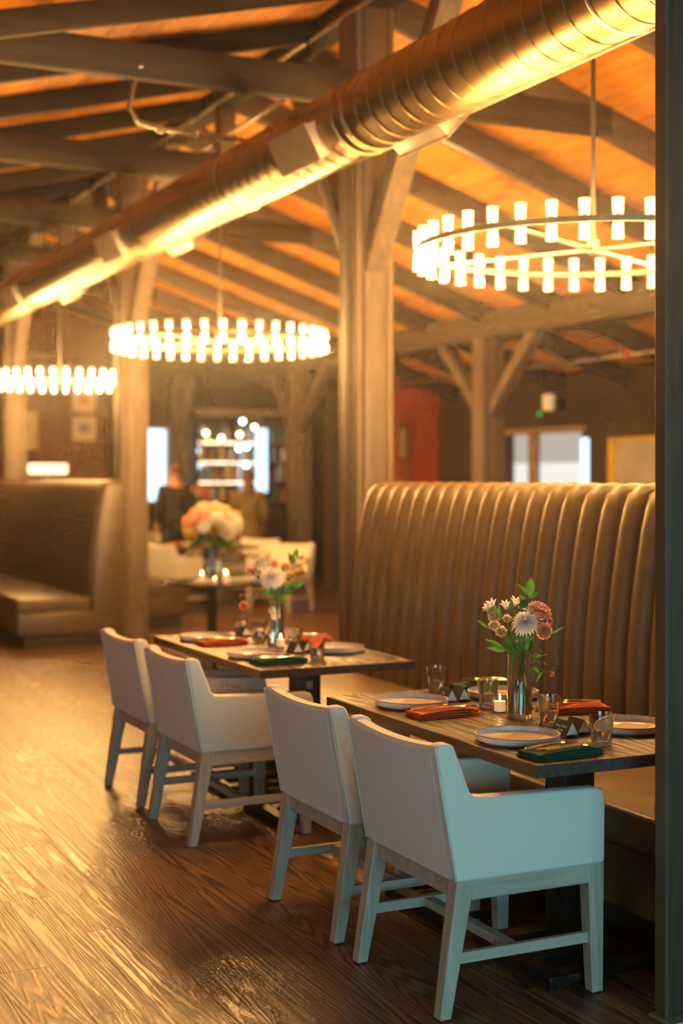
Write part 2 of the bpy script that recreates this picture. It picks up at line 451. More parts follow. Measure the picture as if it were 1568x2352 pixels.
for (x, y) in cands:
    if (x, y) in nearset:
        if first: shared.location = (x, y, 0); first = False; continue
        o = bpy.data.objects.new('floor_plank', shmesh); col.objects.link(o); o.parent = fl; o.location = (x, y, 0)
    elif -5 < x < 14:
        y0 = max(-3, y - PL / 2 + .0007); y1 = min(23, y + PL / 2 - .0007)
        if y1 > y0: rest.box(x - PW / 2 + .0007, x + PW / 2 - .0007, y0, y1, -0.006, 0)
o = rest.build('floor_planks_distant', floor_m, fl); tag(o, kind='stuff'); o.name = 'distant_planking'

# ------------------------------------------------------------------ roof
XR, ZR = 4.15, 4.87         # ridge
SR, SL = 0.333, 0.25
def zroof(x): return ZR - SR * (x - XR) if x >= XR else ZR - .08 - SL * (XR - x)
ce = MB().prism([(-5.2, zroof(-5.2) + .03), (XR, ZR + .03), (14.2, zroof(14.2) + .03), (14.2, zroof(14.2) + .2), (XR, ZR + .22), (-5.2, zroof(-5.2) + .2)], -3.2, 23.2).build('ceiling', pine_m)
tag(ce, kind='structure')
BW = 0.19; BL = 2.6
def slope_M(x, y, side):
    a = math.atan(SR) if side > 0 else -math.atan(SL)
    return (x, y, zroof(x)), (0, a, 0)
bmesh_ = None; rest = MB(); nb = 0
for side in (1, -1):
    s = SR if side > 0 else SL
    step = BW * math.cos(math.atan(s))
    k = 0
    while True:
        x = XR + side * (k + 0.5) * step
        if x > 10.2 or x < -5: break
        yy = -3 - ((k * 0.37) % 1) * BL
        while yy < 23:
            yc = yy + BL / 2
            loc, rot = slope_M(x, yc, side)
            vis = any(seen(x, yc + b, zroof(x), 10) for b in (-1.2, -.6, 0, .6, 1.2))
            d = project(x, yc, 3)[2]
            if vis and 4 < d < 17.5 and x < 9 and nb < 298:
                if bmesh_ is None:
                    bmesh_ = MB().box(-BW / 2 + .003, BW / 2 - .003, -BL / 2 + .002, BL / 2 - .002, 0, .03).build('ceiling_board', pine_m, ce)
                    ob = bmesh_
                else:
                    ob = bpy.data.objects.new('ceiling_board', bmesh_.data); col.objects.link(ob); ob.parent = ce
                ob.location = loc; ob.rotation_euler = rot; nb += 1
            else:
                M = Matrix.Translation(loc) @ Matrix.Rotation(rot[1], 4, 'Y')
                rest.box(-BW / 2 + .003, BW / 2 - .003, max(-BL / 2, -3 - yc) + .002, min(BL / 2, 23 - yc) - .002, 0, .03, M)
            yy += BL
        k += 1
o = rest.build('distant_ceiling_boarding', pine_m, ce); tag(o, kind='stuff')

def rafter(x0, x1, y, wdt=0.10, dep=0.22, m_=None):
    z0, z1 = zroof(x0), zroof(x1)
    m = MB().prism([(x0, z0 - dep), (x1, z1 - dep), (x1, z1), (x0, z0)], y - wdt / 2, y + wdt / 2)
    return m.build('rafter', m_ or beam_m, ce, bevel=0.006, seg=1)
y = 0.56
while y < 22.5:
    rafter(XR + .09, 10.1, y); y += 1.3
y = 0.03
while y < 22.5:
    if y > 0: rafter(-5, XR - .09, y, .07, .15, beamshade_m)
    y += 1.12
MB().box(XR - .1, XR + .1, -3, 22.9, 4.64, 4.86).build('ridge_beam', beamshade2_m, ce, bevel=0.008, seg=1)
# tie beams, half a bay apart
for k in range(-2, 6):
    y = 8.36 + 2.6 * k
    xa = -5; xb = XR + (4.64 - 4.03) / SR if k % 2 == 0 else XR
    MB().box(xa, xb + .1, y - .055, y + .055, 4.03, 4.24).build('tie_beam', tieshade_m, ce, bevel=0.008, seg=1)
    if k % 2:
        MB().box(XR - .07, XR + .07, y - .07, y + .07, 4.2, 4.66).build('king_post', post_m, ce, bevel=0.006, seg=1)
# eave beam over the second row of posts
MB().box(8.25 - .11, 8.25 + .11, -2, 22.4, 3.13, 3.42).build('eave_beam', beamy_m, ce, bevel=0.008, seg=1)
# conduits and pipes under the ridge
MB().tube([(XR - .13, 3.0, 4.62), (XR - .13, 22, 4.62)], 0.014, 8).build('conduit', steel_m, ce, smooth=True)
MB().tube([(XR - .1, 9.4, 4.34), (XR - .1, 15, 4.34)], 0.017, 8).build('conduit', steel_m, ce, smooth=True)
MB().tube([(2.6, 8.30, 4.10), (2.6, 8.45, 4.02), (2.62, 8.62, 3.92), (2.72, 8.74, 3.865), (2.9, 8.80, 3.855), (3.5, 8.86, 3.855)], 0.016, 8).build('conduit', steel_m, ce, smooth=True)
MB().tube([(4.5, 9.60, zroof(4.5) - .235), (7.6, 9.60, zroof(7.6) - .235)], .012, 8).build('conduit', steel_m, ce, smooth=True)
m = MB()
for x in (2.86, 3.12): m.tube([(x, 8.81, 3.855), (x + .05, 8.815, 3.855)], 0.026, 10)
m.build('conduit_coupling', steel_m, ce, smooth=True)
MB().tube([(8.9, 6, 2.86), (8.9, 20, 2.86)], 0.018, 8).build('sprinkler_pipe', steel_m, ce, smooth=True)
MB().ball((8.9, 11.9, 2.86), (.035, .05, .05)).build('sprinkler_valve', sprk_m, ce, smooth=True)

# ------------------------------------------------------------------ walls
def wall(name, m, *b):
    return tag(MB().box(*b).build(name, m), kind='structure')
wl = MB()
wl.box(-5.2, -5, -3.2, .5, 0, 3); wl.box(-5.2, -5, 4.5, 23, 0, 3); wl.box(-5.2, -5, .5, 4.5, 0, .6); wl.box(-5.2, -5, .5, 4.5, 2.4, 3)  # opening added in this wall to carry the fill light
tag(wl.build('wall_left', taupe_m), kind='structure')
wall('wall_back', brown_wall_m, -5, 14, 22.6, 22.8, 0, 4.9)
MB().box(6.5, 14, 22.50, 22.62, 0, 4.0).build('wall_panel', taupe_m, None)
bpy.data.objects['wall_panel'].name = 'trim_1'; tag(bpy.data.objects['trim_1'], kind='structure')
# front wall (behind the viewer) with the window openings the daylight comes from
wf = MB()
wf.box(-5, -1.6, -3.2, -3, 0, 5); wf.box(4.8, 10.3, -3.2, -3, 0, 5); wf.box(-1.6, 4.8, -3.2, -3, 0, .45); wf.box(-1.6, 4.8, -3.2, -3, 2.2, 5)
tag(wf.build('wall_front', taupe_m), kind='structure')
# right wall with window and picture
WX = 10.1
wr = MB()
wr.box(WX, WX + .2, -3, 14.43, 0, 3.1); wr.box(WX, WX + .2, 16.18, 22.6, 0, 3.1)
wr.box(WX, WX + .2, 14.43, 16.18, 0, 0.8); wr.box(WX, WX + .2, 14.43, 16.18, 2.18, 3.1)
tag(wr.build('wall_right', taupe_m), kind='structure')
wn = thing('window_1', None, None, (0, 0, 0)); tag(wn, kind='structure')
MB().box(WX + .14, WX + .15, 14.43, 16.18, 1.79, 2.18).build('blind_upper', blind2_m, wn)
MB().box(WX + .14, WX + .15, 14.43, 16.18, .8, 1.79).build('blind_lower', blind_m, wn)
f = MB(); f.box(WX + .02, WX + .10, 15.49, 15.66, .8, 2.18)
f.build('mullion', winf_m, wn, bevel=.005)
f = MB(); f.box(WX - .03, WX + .02, 14.33, 16.28, 2.16, 2.24); f.box(WX - .03, WX + .02, 14.33, 16.28, .72, .80)
f.build('window_frame', winf_m, wn, bevel=.005)
MB().box(WX - .01, WX + .13, 14.28, 14.43, .8, 2.08).build('lit_jamb', day_m, wn)  # window jamb; the daylight falling on it is put in as glow
# yellow framed picture
pc = thing('framed_picture', 'large picture in a yellow frame on the right-hand wall beyond the banquette', 'picture', (WX, 13.35, 1.5))
f = MB(); f.box(-.06, 0, .36, .47, -.75, .56); f.box(-.05, 0, -.9, .47, .53, .57)
f.build('frame', yellow_m, pc, bevel=.004)
MB().box(-.03, -.005, -.9, .36, -.75, .53).build('picture_ground', mat('picture_ground', (.42, .38, .31), rough=.8, var=.2, scale=2), pc)
f = MB()
for k in range(9):
    f.ball((-.035, -.8 + k * .13, -.35 + .07 * math.sin(k * 2.1)), (.012, .14, .34), 10, 6)
f.build('dark_shapes', dark_m, pc, smooth=True)
# emergency light
el = thing('emergency_light', 'twin-lamp emergency light with a green indicator high on the right wall', 'light', (WX, 15.0, 2.52))
MB().box(-.10, 0, -.2, .2, -.06, .06).build('housing', dark_m, el, bevel=.01)
MB().box(-.18, -.08, -.12, .03, -.08, .12).build('lamp_head', mat('ivory_lamp', (0.75, 0.55, 0.32), emis=(1, .62, .3), estr=0.5), el, bevel=.02)
MB().ball((-.17, .10, -.12), .032).build('indicator', glow('green_led', (0.02, 0.45, 0.08), 1.0), el, smooth=True)
# red room
rr = MB(); rr.prism([(9.0, 0), (10.1, 0), (10.1, 2.86), (9.0, 3.2)], 18.0, 18.2)
tag(rr.build('wall_red', redwall_m), kind='structure')
MB().box(9.32, 9.62, 17.96, 18.0, 0, 2.5).build('door_1', orangewall_m, None, bevel=.01); tag(bpy.data.objects['door_1'], kind='structure')
pp = thing('narrow_poster', 'narrow pale notice hanging on the red wall behind the post', 'poster', (9.48, 17.95, 2.1))
MB().box(-.055, .055, -.02, 0, -.25, .25).build('backing', dark_m, pp)
MB().box(-.045, .045, -.026, -.02, -.22, .2).build('sheet', yell_m, pp)
d2 = MB().prism([(8.42, 0), (9.0, 0), (9.0, 3.2), (8.42, 3.4)], 18.1, 18.3).build('wall_partition', taupe_m); tag(d2, kind='structure')
dr = MB().box(8.44, 8.96, 18.03, 18.1, 0, 2.25).build('door_2', dark_m, None, bevel=.01); tag(dr, kind='structure')
MB().ball((8.52, 17.98, 1.25), .045).build('door_knob', black_m, dr, smooth=True)

# ------------------------------------------------------------------ posts
def post(x, y, h, label, s=.27, bz=2.95, btop=4.66, run=1.1):
    t = thing('timber_post', label, 'post', (x, y, 0), 0, 'timber posts of the dining room')
    a = s / 2
    MB().box(-a + .012, a - .012, -a + .012, a - .012, 0, h).build('core', beamy_m, t)
    for (cx, cy, dx, dy) in ((0, -a + .008, 1, 0), (0, a - .008, 1, 0), (-a + .008, 0, 0, 1), (a - .008, 0, 0, 1)):
        b_ = a - .055
        if dx: MB().box(-b_, b_, cy - .012, cy + .012, 0, h).build('face_board', post_m, t, bevel=.004)
        else: MB().box(cx - .012, cx + .012, -b_, b_, 0, h).build('face_board', post_m, t, bevel=.004)
    for sx in (-1, 1):
        for sy in (-1, 1):
            MB().box(sx * (a - .045) if sx > 0 else -a, a if sx > 0 else -a + .045, sy * (a - .045) if sy > 0 else -a, a if sy > 0 else -a + .045, 0, h).build('corner_strip', post_m, t, bevel=.006)
    for sy in (-1, 1):
        MB().bar((0, sy * (a - .06), bz), (0, sy * (a + run), btop), .13, .15, up=(1, 0, 0)).build('brace', post_m, t, bevel=.006)
    return t
post(4.15, 8.36, 4.66, 'tall grey timber post rising behind the far end of the near banquette')
post(4.15, 13.57, 4.66, 'grey timber post beside the distant left banquette, in front of the bar window')
post(4.15, 18.8, 4.66, 'pale timber post at the left edge of the view behind the distant banquette')
post(8.25, 13.57, 3.14, 'timber post with two braces left of the white blinds', bz=2.3, btop=3.16, run=.85)
post(8.25, 18.8, 3.14, 'blue-grey timber post just right of the bar shelves', bz=2.3, btop=3.16, run=.85)
post(7.45, 21.7, 3.2, 'furthest timber post left of the bar shelves', bz=2.3, btop=3.16, run=.3)

# foreground timber screen at the right edge
t = thing('timber_screen', 'dark rough timber upright at the right edge in front of the near table', 'post', (2.655, 3.37, 0))
MB().box(.006, .42, .008, .046, 0.01, 4.3).build('board', screen_m, t, bevel=.004)
MB().box(0, .014, 0, .05, 0.01, 4.3).build('edge_strip', mat('lit_edge', (0.09, 0.055, 0.03), rough=.6, var=.35, scale=9, stretch=(1, 1, .4)), t, bevel=.003)  # paler strip: light on the corner is put into its colour
MB().box(-.02, .43, -.05, .055, 0, .01).build('foot_plate', steel_m, t, bevel=.002)

# ------------------------------------------------------------------ duct
DX, DZ, DR = 3.50, 3.605, 0.212
du = thing('spiral_duct', 'long exposed spiral metal ventilation duct running the length of the room', 'duct', (DX, 0, DZ))
RX = Matrix.Rotation(-PI / 2, 4, 'X')   # z -> +y
prof = []
y = 1.0; pitch = 0.148
prof = [(DR, 1.0)]
yy = 1.0
while yy < 22.3:
    yy += pitch
    prof += [(DR, yy - .005), (DR + .0035, yy - .002), (DR + .0035, yy + .002), (DR, yy + .005)]
MB().lathe(prof, 72, RX, closed=True).build('duct_pipe', duct_m, du, smooth=True, sharp=True)
for yj in (3.2, 7.0, 10.9, 14.8, 18.7):
    for dy in (-.06, .06):
        MB().lathe([(DR, yj + dy - .012), (DR + .012, yj + dy - .008), (DR + .012, yj + dy + .008), (DR, yj + dy + .012)], 56, RX, closed=False).build('joint_band', duct_m, du, smooth=True)
MB().tube([(.150, 4.0, -.168), (.150, 6.3, -.168)], .009, 8).build('bottom_conduit', regi_m, du, smooth=True)
def register(y, ang, name='register'):
    # local frame: box whose inner side sits in the duct wall, facing direction ang in the XZ plane
    nx, nz = math.cos(ang), math.sin(ang)
    M = Matrix.Translation((0, y, 0)) @ Matrix(((-nz, 0, nx, 0), (0, 1, 0, 0), (nx, 0, nz, 0), (0, 0, 0, 1)))
    m = MB(); m.box(-.10, .10, -.26, .26, DR - .05, DR + .05, M)
    r = m.build(name, regi_m, du, bevel=.004)
    m = MB(); m.box(-.112, .112, -.272, .272, DR + .048, DR + .056, M); m.build('flange', regi_m, r, bevel=.002)
    if nx < 0: return
    m = MB()
    for k in range(5): m.box(-.075 + k * .0375 - .004, -.075 + k * .0375 + .004, -.24, .24, DR + .055, DR + .062, M)
    m.build('grille', steel_m, r)
for y in (4.05, 7.52, 11.35, 15.0): register(y, math.radians(208))
for y in (6.62, 10.5, 13.9): register(y, math.radians(-42))
for y in (4.7, 8.9, 13.0, 17.0):
    MB().lathe([(DR + .002, y - .012), (DR + .006, y), (DR + .002, y + .012)], 40, RX, closed=False).build('hanger_strap', steel_m, du, smooth=True)

# ------------------------------------------------------------------ chandeliers
CR = 0.858; CZ = 2.715; NL = 38
def shade_part(up, i):
    a = 2 * PI * (i + .5) / NL
    return (CR * math.cos(a), CR * math.sin(a), 0)
sg = +1
prof_s = [(.023, .014), (.0255, .03), (.0262, .06), (.0275, .088), (.0245, .090), (.023, .06), (.020, .022)]
n_s = 10
lamp_mesh = None
def ring_mb(r, w, z0, z1, n=96):
    return MB().lathe([(r - w / 2, z0), (r + w / 2, z0), (r + w / 2, z1), (r - w / 2, z1), (r - w / 2, z0)], n, closed=False)
def chandelier(y, label, loc_x=4.1):
    t = thing('ring_chandelier', label, 'chandelier', (loc_x, y, CZ), 0, 'ring chandeliers over the dining room')
    ring_mb(CR, .03, -.012, .012).build('ring', brass_m, t, smooth=False)
    for a in (math.radians(28), math.radians(118)):
        c, s = math.cos(a) * (CR - .01), math.sin(a) * (CR - .01)
        MB().bar((-c, -s, 0), (c, s, 0), .03, .014).build('cross_bar', brass_m, t)
    h = zroof(loc_x) - CZ
    MB().lathe([(.0, -.02), (.03, -.015), (.03, .05), (.012, .06), (.012, h - .03), (.06, h - .025), (.06, h)], 14).build('stem', brass_m, t, smooth=True, sharp=True)
    for i in range(NL):
        for up in (1, -1):
            if lamps[up] is None:
                p = [(r, z * up) for r, z in prof_s]
                if up < 0: p = p[::-1]
                lamps[up] = MB().lathe(p, n_s, closed=False).build('lamp_glass', chglass_m, t)
                o = lamps[up]
                m = MB()
                zz = [.020, .030, .045, .062, .070]; rr_ = [.002, .0060, .0075, .0052, .0]
                pf = list(zip(rr_, [z * up for z in zz]))
                if up < 0: pf = pf[::-1]
                bulbs[up] = m.lathe(pf, 8, closed=False).build('bulb', bulb_m, o, smooth=True)
                sp = [(.012, .012 * up), (.016, .020 * up), (.0, .026 * up)]
                socks[up] = MB().lathe(sp if up > 0 else sp[::-1], 8, closed=False).build('lamp_socket', brass_m, o, smooth=True)
            else:
                o = lamps[up].copy(); col.objects.link(o); o.parent = t
                b = bulbs[up].copy(); col.objects.link(b); b.parent = o
                b = socks[up].copy(); col.objects.link(b); b.parent = o
            o.location = shade_part(up, i)
    return t
lamps = {1: None, -1: None}; bulbs = {}; socks = {}
chandelier(5.76, 'ring chandelier of small glass lamps hanging over the near banquette')
chandelier(10.95, 'ring chandelier of small glass lamps hanging in the middle over the round table')
chandelier(16.19, 'distant ring chandelier of small glass lamps at the left edge over the left banquette')

# ------------------------------------------------------------------ banquettes
PATH = [(3.625, .44), (3.627, .67), (3.636, .88), (3.658, 1.09), (3.682, 1.25), (3.705, 1.38), (3.728, 1.47), (3.755, 1.53), (3.80, 1.568), (3.87, 1.578), (3.96, 1.57)]
def channel(name, y0, y1, parent, x_off=0.0, mir=1, bulge=.042, m=None, nseg=8):
    mb = MB(); P = [Vector((x, 0, z)) for x, z in PATH]
    rows = []
    for i, p in enumerate(P):
        t = (P[min(i + 1, len(P) - 1)] - P[max(i - 1, 0)]).normalized()
        nrm = Vector((-t.z, 0, t.x))          # outward (towards the sitter / up)
        rows.append([])
        for k in range(nseg + 1):
            q = -1 + 2 * k / nseg
            d = bulge * (math.sqrt(max(0, 1 - q * q)) - 1)
            y = (y0 + y1) / 2 + q * (y1 - y0) / 2
            pt = p + nrm * d
            rows[-1].append(((pt.x - 3.6) * mir + x_off, y, pt.z))
    vs = [v for r in rows for v in r]; n = nseg + 1
    fs = []
    for i in range(len(P) - 1):
        for k in range(nseg):
            q4 = (i * n + k, (i + 1) * n + k, (i + 1) * n + k + 1, i * n + k + 1)
            fs.append(q4 if mir > 0 else q4[::-1])
    # end cap towards y0 and y1: close to the back panel
    mb.add(vs, fs)
    return mb.build(name, m or leather_m, parent, smooth=True)
def banquette(x, ya, yb, label, widths, mir=1, end0=False, end1=False, simple=False):
    t = thing('banquette', label, 'banquette', (x, 0, 0), 0, None)
    y = ya
    for wd in widths:
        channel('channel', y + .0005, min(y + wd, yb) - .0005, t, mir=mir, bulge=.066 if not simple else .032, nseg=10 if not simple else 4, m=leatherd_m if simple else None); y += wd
    pg = [((px - 3.6) + .042, z) for px, z in PATH[:-3]] + [(.22, 1.54), (.37, 1.54), (.37, .10), (.05, .10)]
    if mir < 0: pg = [(-a, b) for a, b in pg][::-1]
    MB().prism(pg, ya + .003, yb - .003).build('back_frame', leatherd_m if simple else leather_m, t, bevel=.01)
    # cushion and seat base
    sx0, sx1 = (-.66, .05)
    g = lambda a, b, c, d, e, f: (a, b, c, d, e, f) if mir > 0 else (-b, -a, c, d, e, f)
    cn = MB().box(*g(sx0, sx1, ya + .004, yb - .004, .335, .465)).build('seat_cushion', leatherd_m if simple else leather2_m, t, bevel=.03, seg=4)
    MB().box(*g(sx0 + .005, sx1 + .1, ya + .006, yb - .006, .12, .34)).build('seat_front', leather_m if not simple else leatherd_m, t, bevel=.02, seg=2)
    MB().box(*g(sx0 + .08, sx1 + .25, ya + .03, yb - .03, 0, .125)).build('kick_board', kick_m, t)
    return t
banquette(3.6, 5.385, 7.57, 'far half of the channelled brown leather banquette beside the near dining tables', [.1456] * 15)
banquette(3.6, 3.45, 5.375, 'near half of the channelled brown leather banquette behind the flower vase', [.077] + [.154] * 12)
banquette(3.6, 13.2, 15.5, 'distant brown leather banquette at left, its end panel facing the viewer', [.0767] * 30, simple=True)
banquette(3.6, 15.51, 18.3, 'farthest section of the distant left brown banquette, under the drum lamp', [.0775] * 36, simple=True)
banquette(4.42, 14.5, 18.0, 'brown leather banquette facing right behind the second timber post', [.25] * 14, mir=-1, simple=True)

# ------------------------------------------------------------------ chairs
def chair_proto():
    t = thing('dining_armchair', 'x', 'chair', (0, 0, 0), 0, 'cream upholstered dining armchairs')
    hw = .30; th = .055
    side = [(0, .40), (.53, .40), (.532, .60), (.522, .628), (.50, .636), (.10, .645), (.062, .650), (.046, .664), (-.008, .800), (-.020, .812), (-.055, .812), (-.070, .800)]
    for sgn in (-1, 1):
        y0, y1 = (hw - th, hw) if sgn > 0 else (-hw, -hw + th)
        MB().prism(side, y0, y1).build('armrest', linen_m, t, bevel=.013, seg=4)
    # backrest, gently hollowed across its width
    mb = MB(); rows = []; ny = 12
    prof = [(0, .40), (-.035, .60), (-.068, .795), (-.060, .808), (-.028, .810), (-.012, .80), (.03, .69), (.075, .56), (.09, .46), (.09, .40)]
    for k in range(ny + 1):
        y = -hw + th - .012 + (2 * hw - 2 * th + .024) * k / ny
        q = y / hw; sag = .016 * (1 - q * q)
        rows.append([(x - (sag * .6 if z > .5 else 0), y, z - (sag if z > .7 else 0)) for x, z in prof])
    n = len(prof)
    vs = [v for r in rows for v in r]; fs = []
    for k in range(ny):
        for i in range(n):
            j = (i + 1) % n
            fs.append((k * n + i, (k + 1) * n + i, (k + 1) * n + j, k * n + j)[::-1])
    fs.append(tuple(range(n))[::-1]); fs.append(tuple(ny * n + i for i in range(n)))
    mb.add(vs, fs).build('backrest', linen_m, t, smooth=True, sharp=True)
    MB().box(.06, .53, -hw + th - .01, hw - th + .01, .40, .50).build('seat_cushion', linen_m, t, bevel=.03, seg=4)
    for sgn in (-1, 1):
        y = sgn * (hw - .004)
        MB().tube([(-.001, y, .402), (-.036, y, .60), (-.071, y, .80)], .0035, 6).build('piping', piping_m, t, smooth=True)
    # wooden frame
    MB().box(.012, .045, -hw + .05, hw - .05, .342, .402).build('rear_rail', legx_m, t, bevel=.003)
    MB().box(.48, .515, -hw + .05, hw - .05, .342, .402).build('front_rail', legx_m, t, bevel=.003)
    for sgn in (-1, 1):
        y = sgn * (hw - .022)
        MB().box(.045, .49, y - .018, y + .018, .342, .402).build('side_rail', legx_m, t, bevel=.003)
    for sgn in (-1, 1):
        o_, i_ = sgn * (hw - .002), sgn * (hw - .058)
        ya, yb = min(o_, i_), max(o_, i_)
        oo, ii = sgn * (hw - .004), sgn * (hw - .045)
        yc, yd = min(oo, ii), max(oo, ii)
        MB().hexa([(-.055, yc, .0), (-.017, yc, 0), (-.017, yd, 0), (-.055, yd, 0)], [(.003, ya, .402), (.062, ya, .402), (.062, yb, .402), (.003, yb, .402)]).build('leg', leg_m, t, bevel=.003)
        MB().hexa([(.485, yc, .0), (.525, yc, 0), (.525, yd, 0), (.485, yd, 0)], [(.468, ya, .402), (.528, ya, .402), (.528, yb, .402), (.468, yb, .402)]).build('leg', leg_m, t, bevel=.003)
        y = sgn * (hw - .028)
        MB().box(-.012, .486, y - .010, y + .010, .153, .186).build('stretcher', legx_m, t, bevel=.002)
    MB().box(.20, .235, -hw + .036, hw - .036, .155, .184).build('cross_stretcher', legx_m, t, bevel=.002)
    m = MB()
    for sgn in (-1, 1):
        m.lathe([(.010, -.004), (.010, .002)], 10, Matrix.Translation((-.036, sgn * (hw - .025), 0)))
        m.lathe([(.010, -.004), (.010, .002)], 10, Matrix.Translation((.505, sgn * (hw - .025), 0)))
    m.build('glides', black_m, t)
    return t
ch = chair_proto()
index_kids()
CH = [
    (2.106, 3.94, 0, 'nearest cream linen armchair, pulled up to the near end of the near table'),
    (2.120, 4.70, 0, 'cream linen armchair second from the viewer, at the far end of the near table'),
    (2.095, 6.12, 0.0, 'cream linen armchair third from the viewer, at the near end of the farther table'),
    (2.115, 6.925, 0.0, 'cream linen armchair farthest back in the row of four, left of the farther table'),
]
for i, (x, y, rz, lab) in enumerate(CH):
    o = ch if i == 0 else copy_tree(ch)
    o.location = (x, y, .004); o.rotation_euler = (0, 0, rz); o['label'] = lab
def px_at(u, d):
    r = (u - 784) / 3266.7 * d
    return r * math.cos(YAW) + d * math.sin(YAW), -r * math.sin(YAW) + d * math.cos(YAW)
for x, y, rz, lab in [
    px_at(668, 17.2) + (PI + .62, 'cream armchair in the middle distance turned to face left, right of the round table flowers'),
    px_at(594, 18.4) + (PI + .5, 'cream armchair behind the one facing left, near the woman in olive'),
    px_at(372, 16.9) + (.25, 'cream armchair with its back to the viewer left of the round table vase'),
    px_at(350, 21.0) + (.1, 'cream armchair at the far left behind the second post'),
    px_at(425, 20.5) + (.1, 'cream armchair beside the person in the dark suit'),
]:
    copy_tree(ch, loc=(x, y, .004), rz=rz, label=lab)

# ------------------------------------------------------------------ tables
def pedestal(t, cx, cy, hgt):
    MB().box(cx - .06, cx + .06, cy - .057, cy + .057, .03, hgt).build('pedestal', black_m, t, bevel=.004)
    m = MB()
    x0, x1, y0, y1 = cx - .235, cx + .235, cy - .235, cy + .235
    m.box(x0, x0 + .07, y0, y1, .022, .047); m.box(x1 - .07, x1, y0, y1, .022, .047)
    m.box(x0 + .07, x1 - .07, y0, y0 + .07, .022, .047); m.box(x0 + .07, x1 - .07, y1 - .07, y1, .022, .047)
    m.box(x0 + .07, x1 - .07, cy - .05, cy + .05, .022, .047)
    b = m.build('base_frame', black_m, t, bevel=.003)
    for sx in (x0 + .02, x1 - .02):
        for sy in (y0 + .02, y1 - .02):
            MB().lathe([(.014, 0), (.014, .012), (.007, .014), (.007, .024)], 10, Matrix.Translation((sx, sy, 0))).build('levelling_foot', black_m, b, smooth=True, sharp=True)
def table(x0, x1, y0, y1, label):
    cx, cy = (x0 + x1) / 2, (y0 + y1) / 2
    t = thing('dining_table', label, 'table', (0, 0, 0), 0, 'dark walnut dining tables along the banquette')
    # top: rough sawn slab with a gently uneven edge
    nx, ny = 10, 26; mb = MB(); top = []; rr_ = random.Random(int(y0 * 10))
    for j in range(ny + 1):
        for i in range(nx + 1):
            x = x0 + (x1 - x0) * i / nx; y = y0 + (y1 - y0) * j / ny
            if i in (0, nx) and 0 < j < ny: x += rr_.uniform(-.0012, .0012)
            mb.v.append((x, y, .75))
    N0 = len(mb.v)
    for j in range(ny + 1):
        for i in range(nx + 1):
            x, y, z = mb.v[j * (nx + 1) + i]; mb.v.append((x, y, .712))
    def idx(i, j, b=0): return b * N0 + j * (nx + 1) + i
    for j in range(ny):
        for i in range(nx):
            mb.f.append((idx(i, j), idx(i + 1, j), idx(i + 1, j + 1), idx(i, j + 1)))
            mb.f.append((idx(i, j, 1), idx(i, j + 1, 1), idx(i + 1, j + 1, 1), idx(i + 1, j, 1)))
    for j in range(ny):
        mb.f.append((idx(0, j), idx(0, j + 1), idx(0, j + 1, 1), idx(0, j, 1)))
        mb.f.append((idx(nx, j + 1), idx(nx, j), idx(nx, j, 1), idx(nx, j + 1, 1)))
    for i in range(nx):
        mb.f.append((idx(i + 1, 0), idx(i, 0), idx(i, 0, 1), idx(i + 1, 0, 1)))
        mb.f.append((idx(i, ny), idx(i + 1, ny), idx(i + 1, ny, 1), idx(i, ny, 1)))
    tt = mb.build('tabletop', tablef_m, t, bevel=.002, seg=1)
    tt.data.materials.append(tedge_m)
    for p in tt.data.polygons:
        if abs(p.normal.z) < .5: p.material_index = 1
    pedestal(t, cx, y0 + .40, .712); pedestal(t, cx, y1 - .40, .712)
    return t, cx, y0 + .40
t, px, py = table(2.32, 3.10, 3.54, 5.02, 'near dark walnut dining table set for four with a flower vase')
t2, px2, py2 = table(2.365, 3.145, 5.81, 7.33, 'farther dark walnut dining table beyond the first, set for four')
# small square tag on the far table's pedestal
s = MB().box(px2 - .016, px2 + .016, py2 - .0585, py2 - .0575, .60, .635).build('maker_tag', regi_m, t2)
# distant tables
def small_table(x, y, lx, ly, label, name='dining_table'):
    t = thing(name, label, 'table', (x, y, 0), 0)
    MB().box(-lx / 2, lx / 2, -ly / 2, ly / 2, .715, .75).build('tabletop', table_m, t, bevel=.003)
    MB().box(-.06, .06, -.06, .06, .02, .715).build('pedestal', black_m, t)
    MB().box(-.25, .25, -.25, .25, 0, .022).build('base_plate', black_m, t, bevel=.004)
    return t
small_table(6.2, 17.0, .9, 1.3, 'distant dark table laid with orange napkins beyond the round table')
small_table(6.0, 20.6, .7, .8, 'farthest dark table near the person in the dark suit')
small_table(2.62, 14.7, .62, 1.4, 'dark table in front of the distant left banquette')
rt = thing('round_table', 'small round pedestal table carrying the big bouquet and candles', 'table', (4.05, 11.0, 0))
MB().lathe([(.0, .722), (.385, .722), (.395, .728), (.395, .745), (.388, .75), (0, .75)], 48).build('tabletop', mat('round_top', (0.05, 0.04, 0.035), rough=.22), rt, smooth=True, sharp=True)
MB().lathe([(0, 0), (.27, 0), (.27, .012), (.06, .03), (.04, .06), (.04, .70), (.12, .722)], 32, closed=False).build('pedestal', black_m, rt, smooth=True, sharp=True)

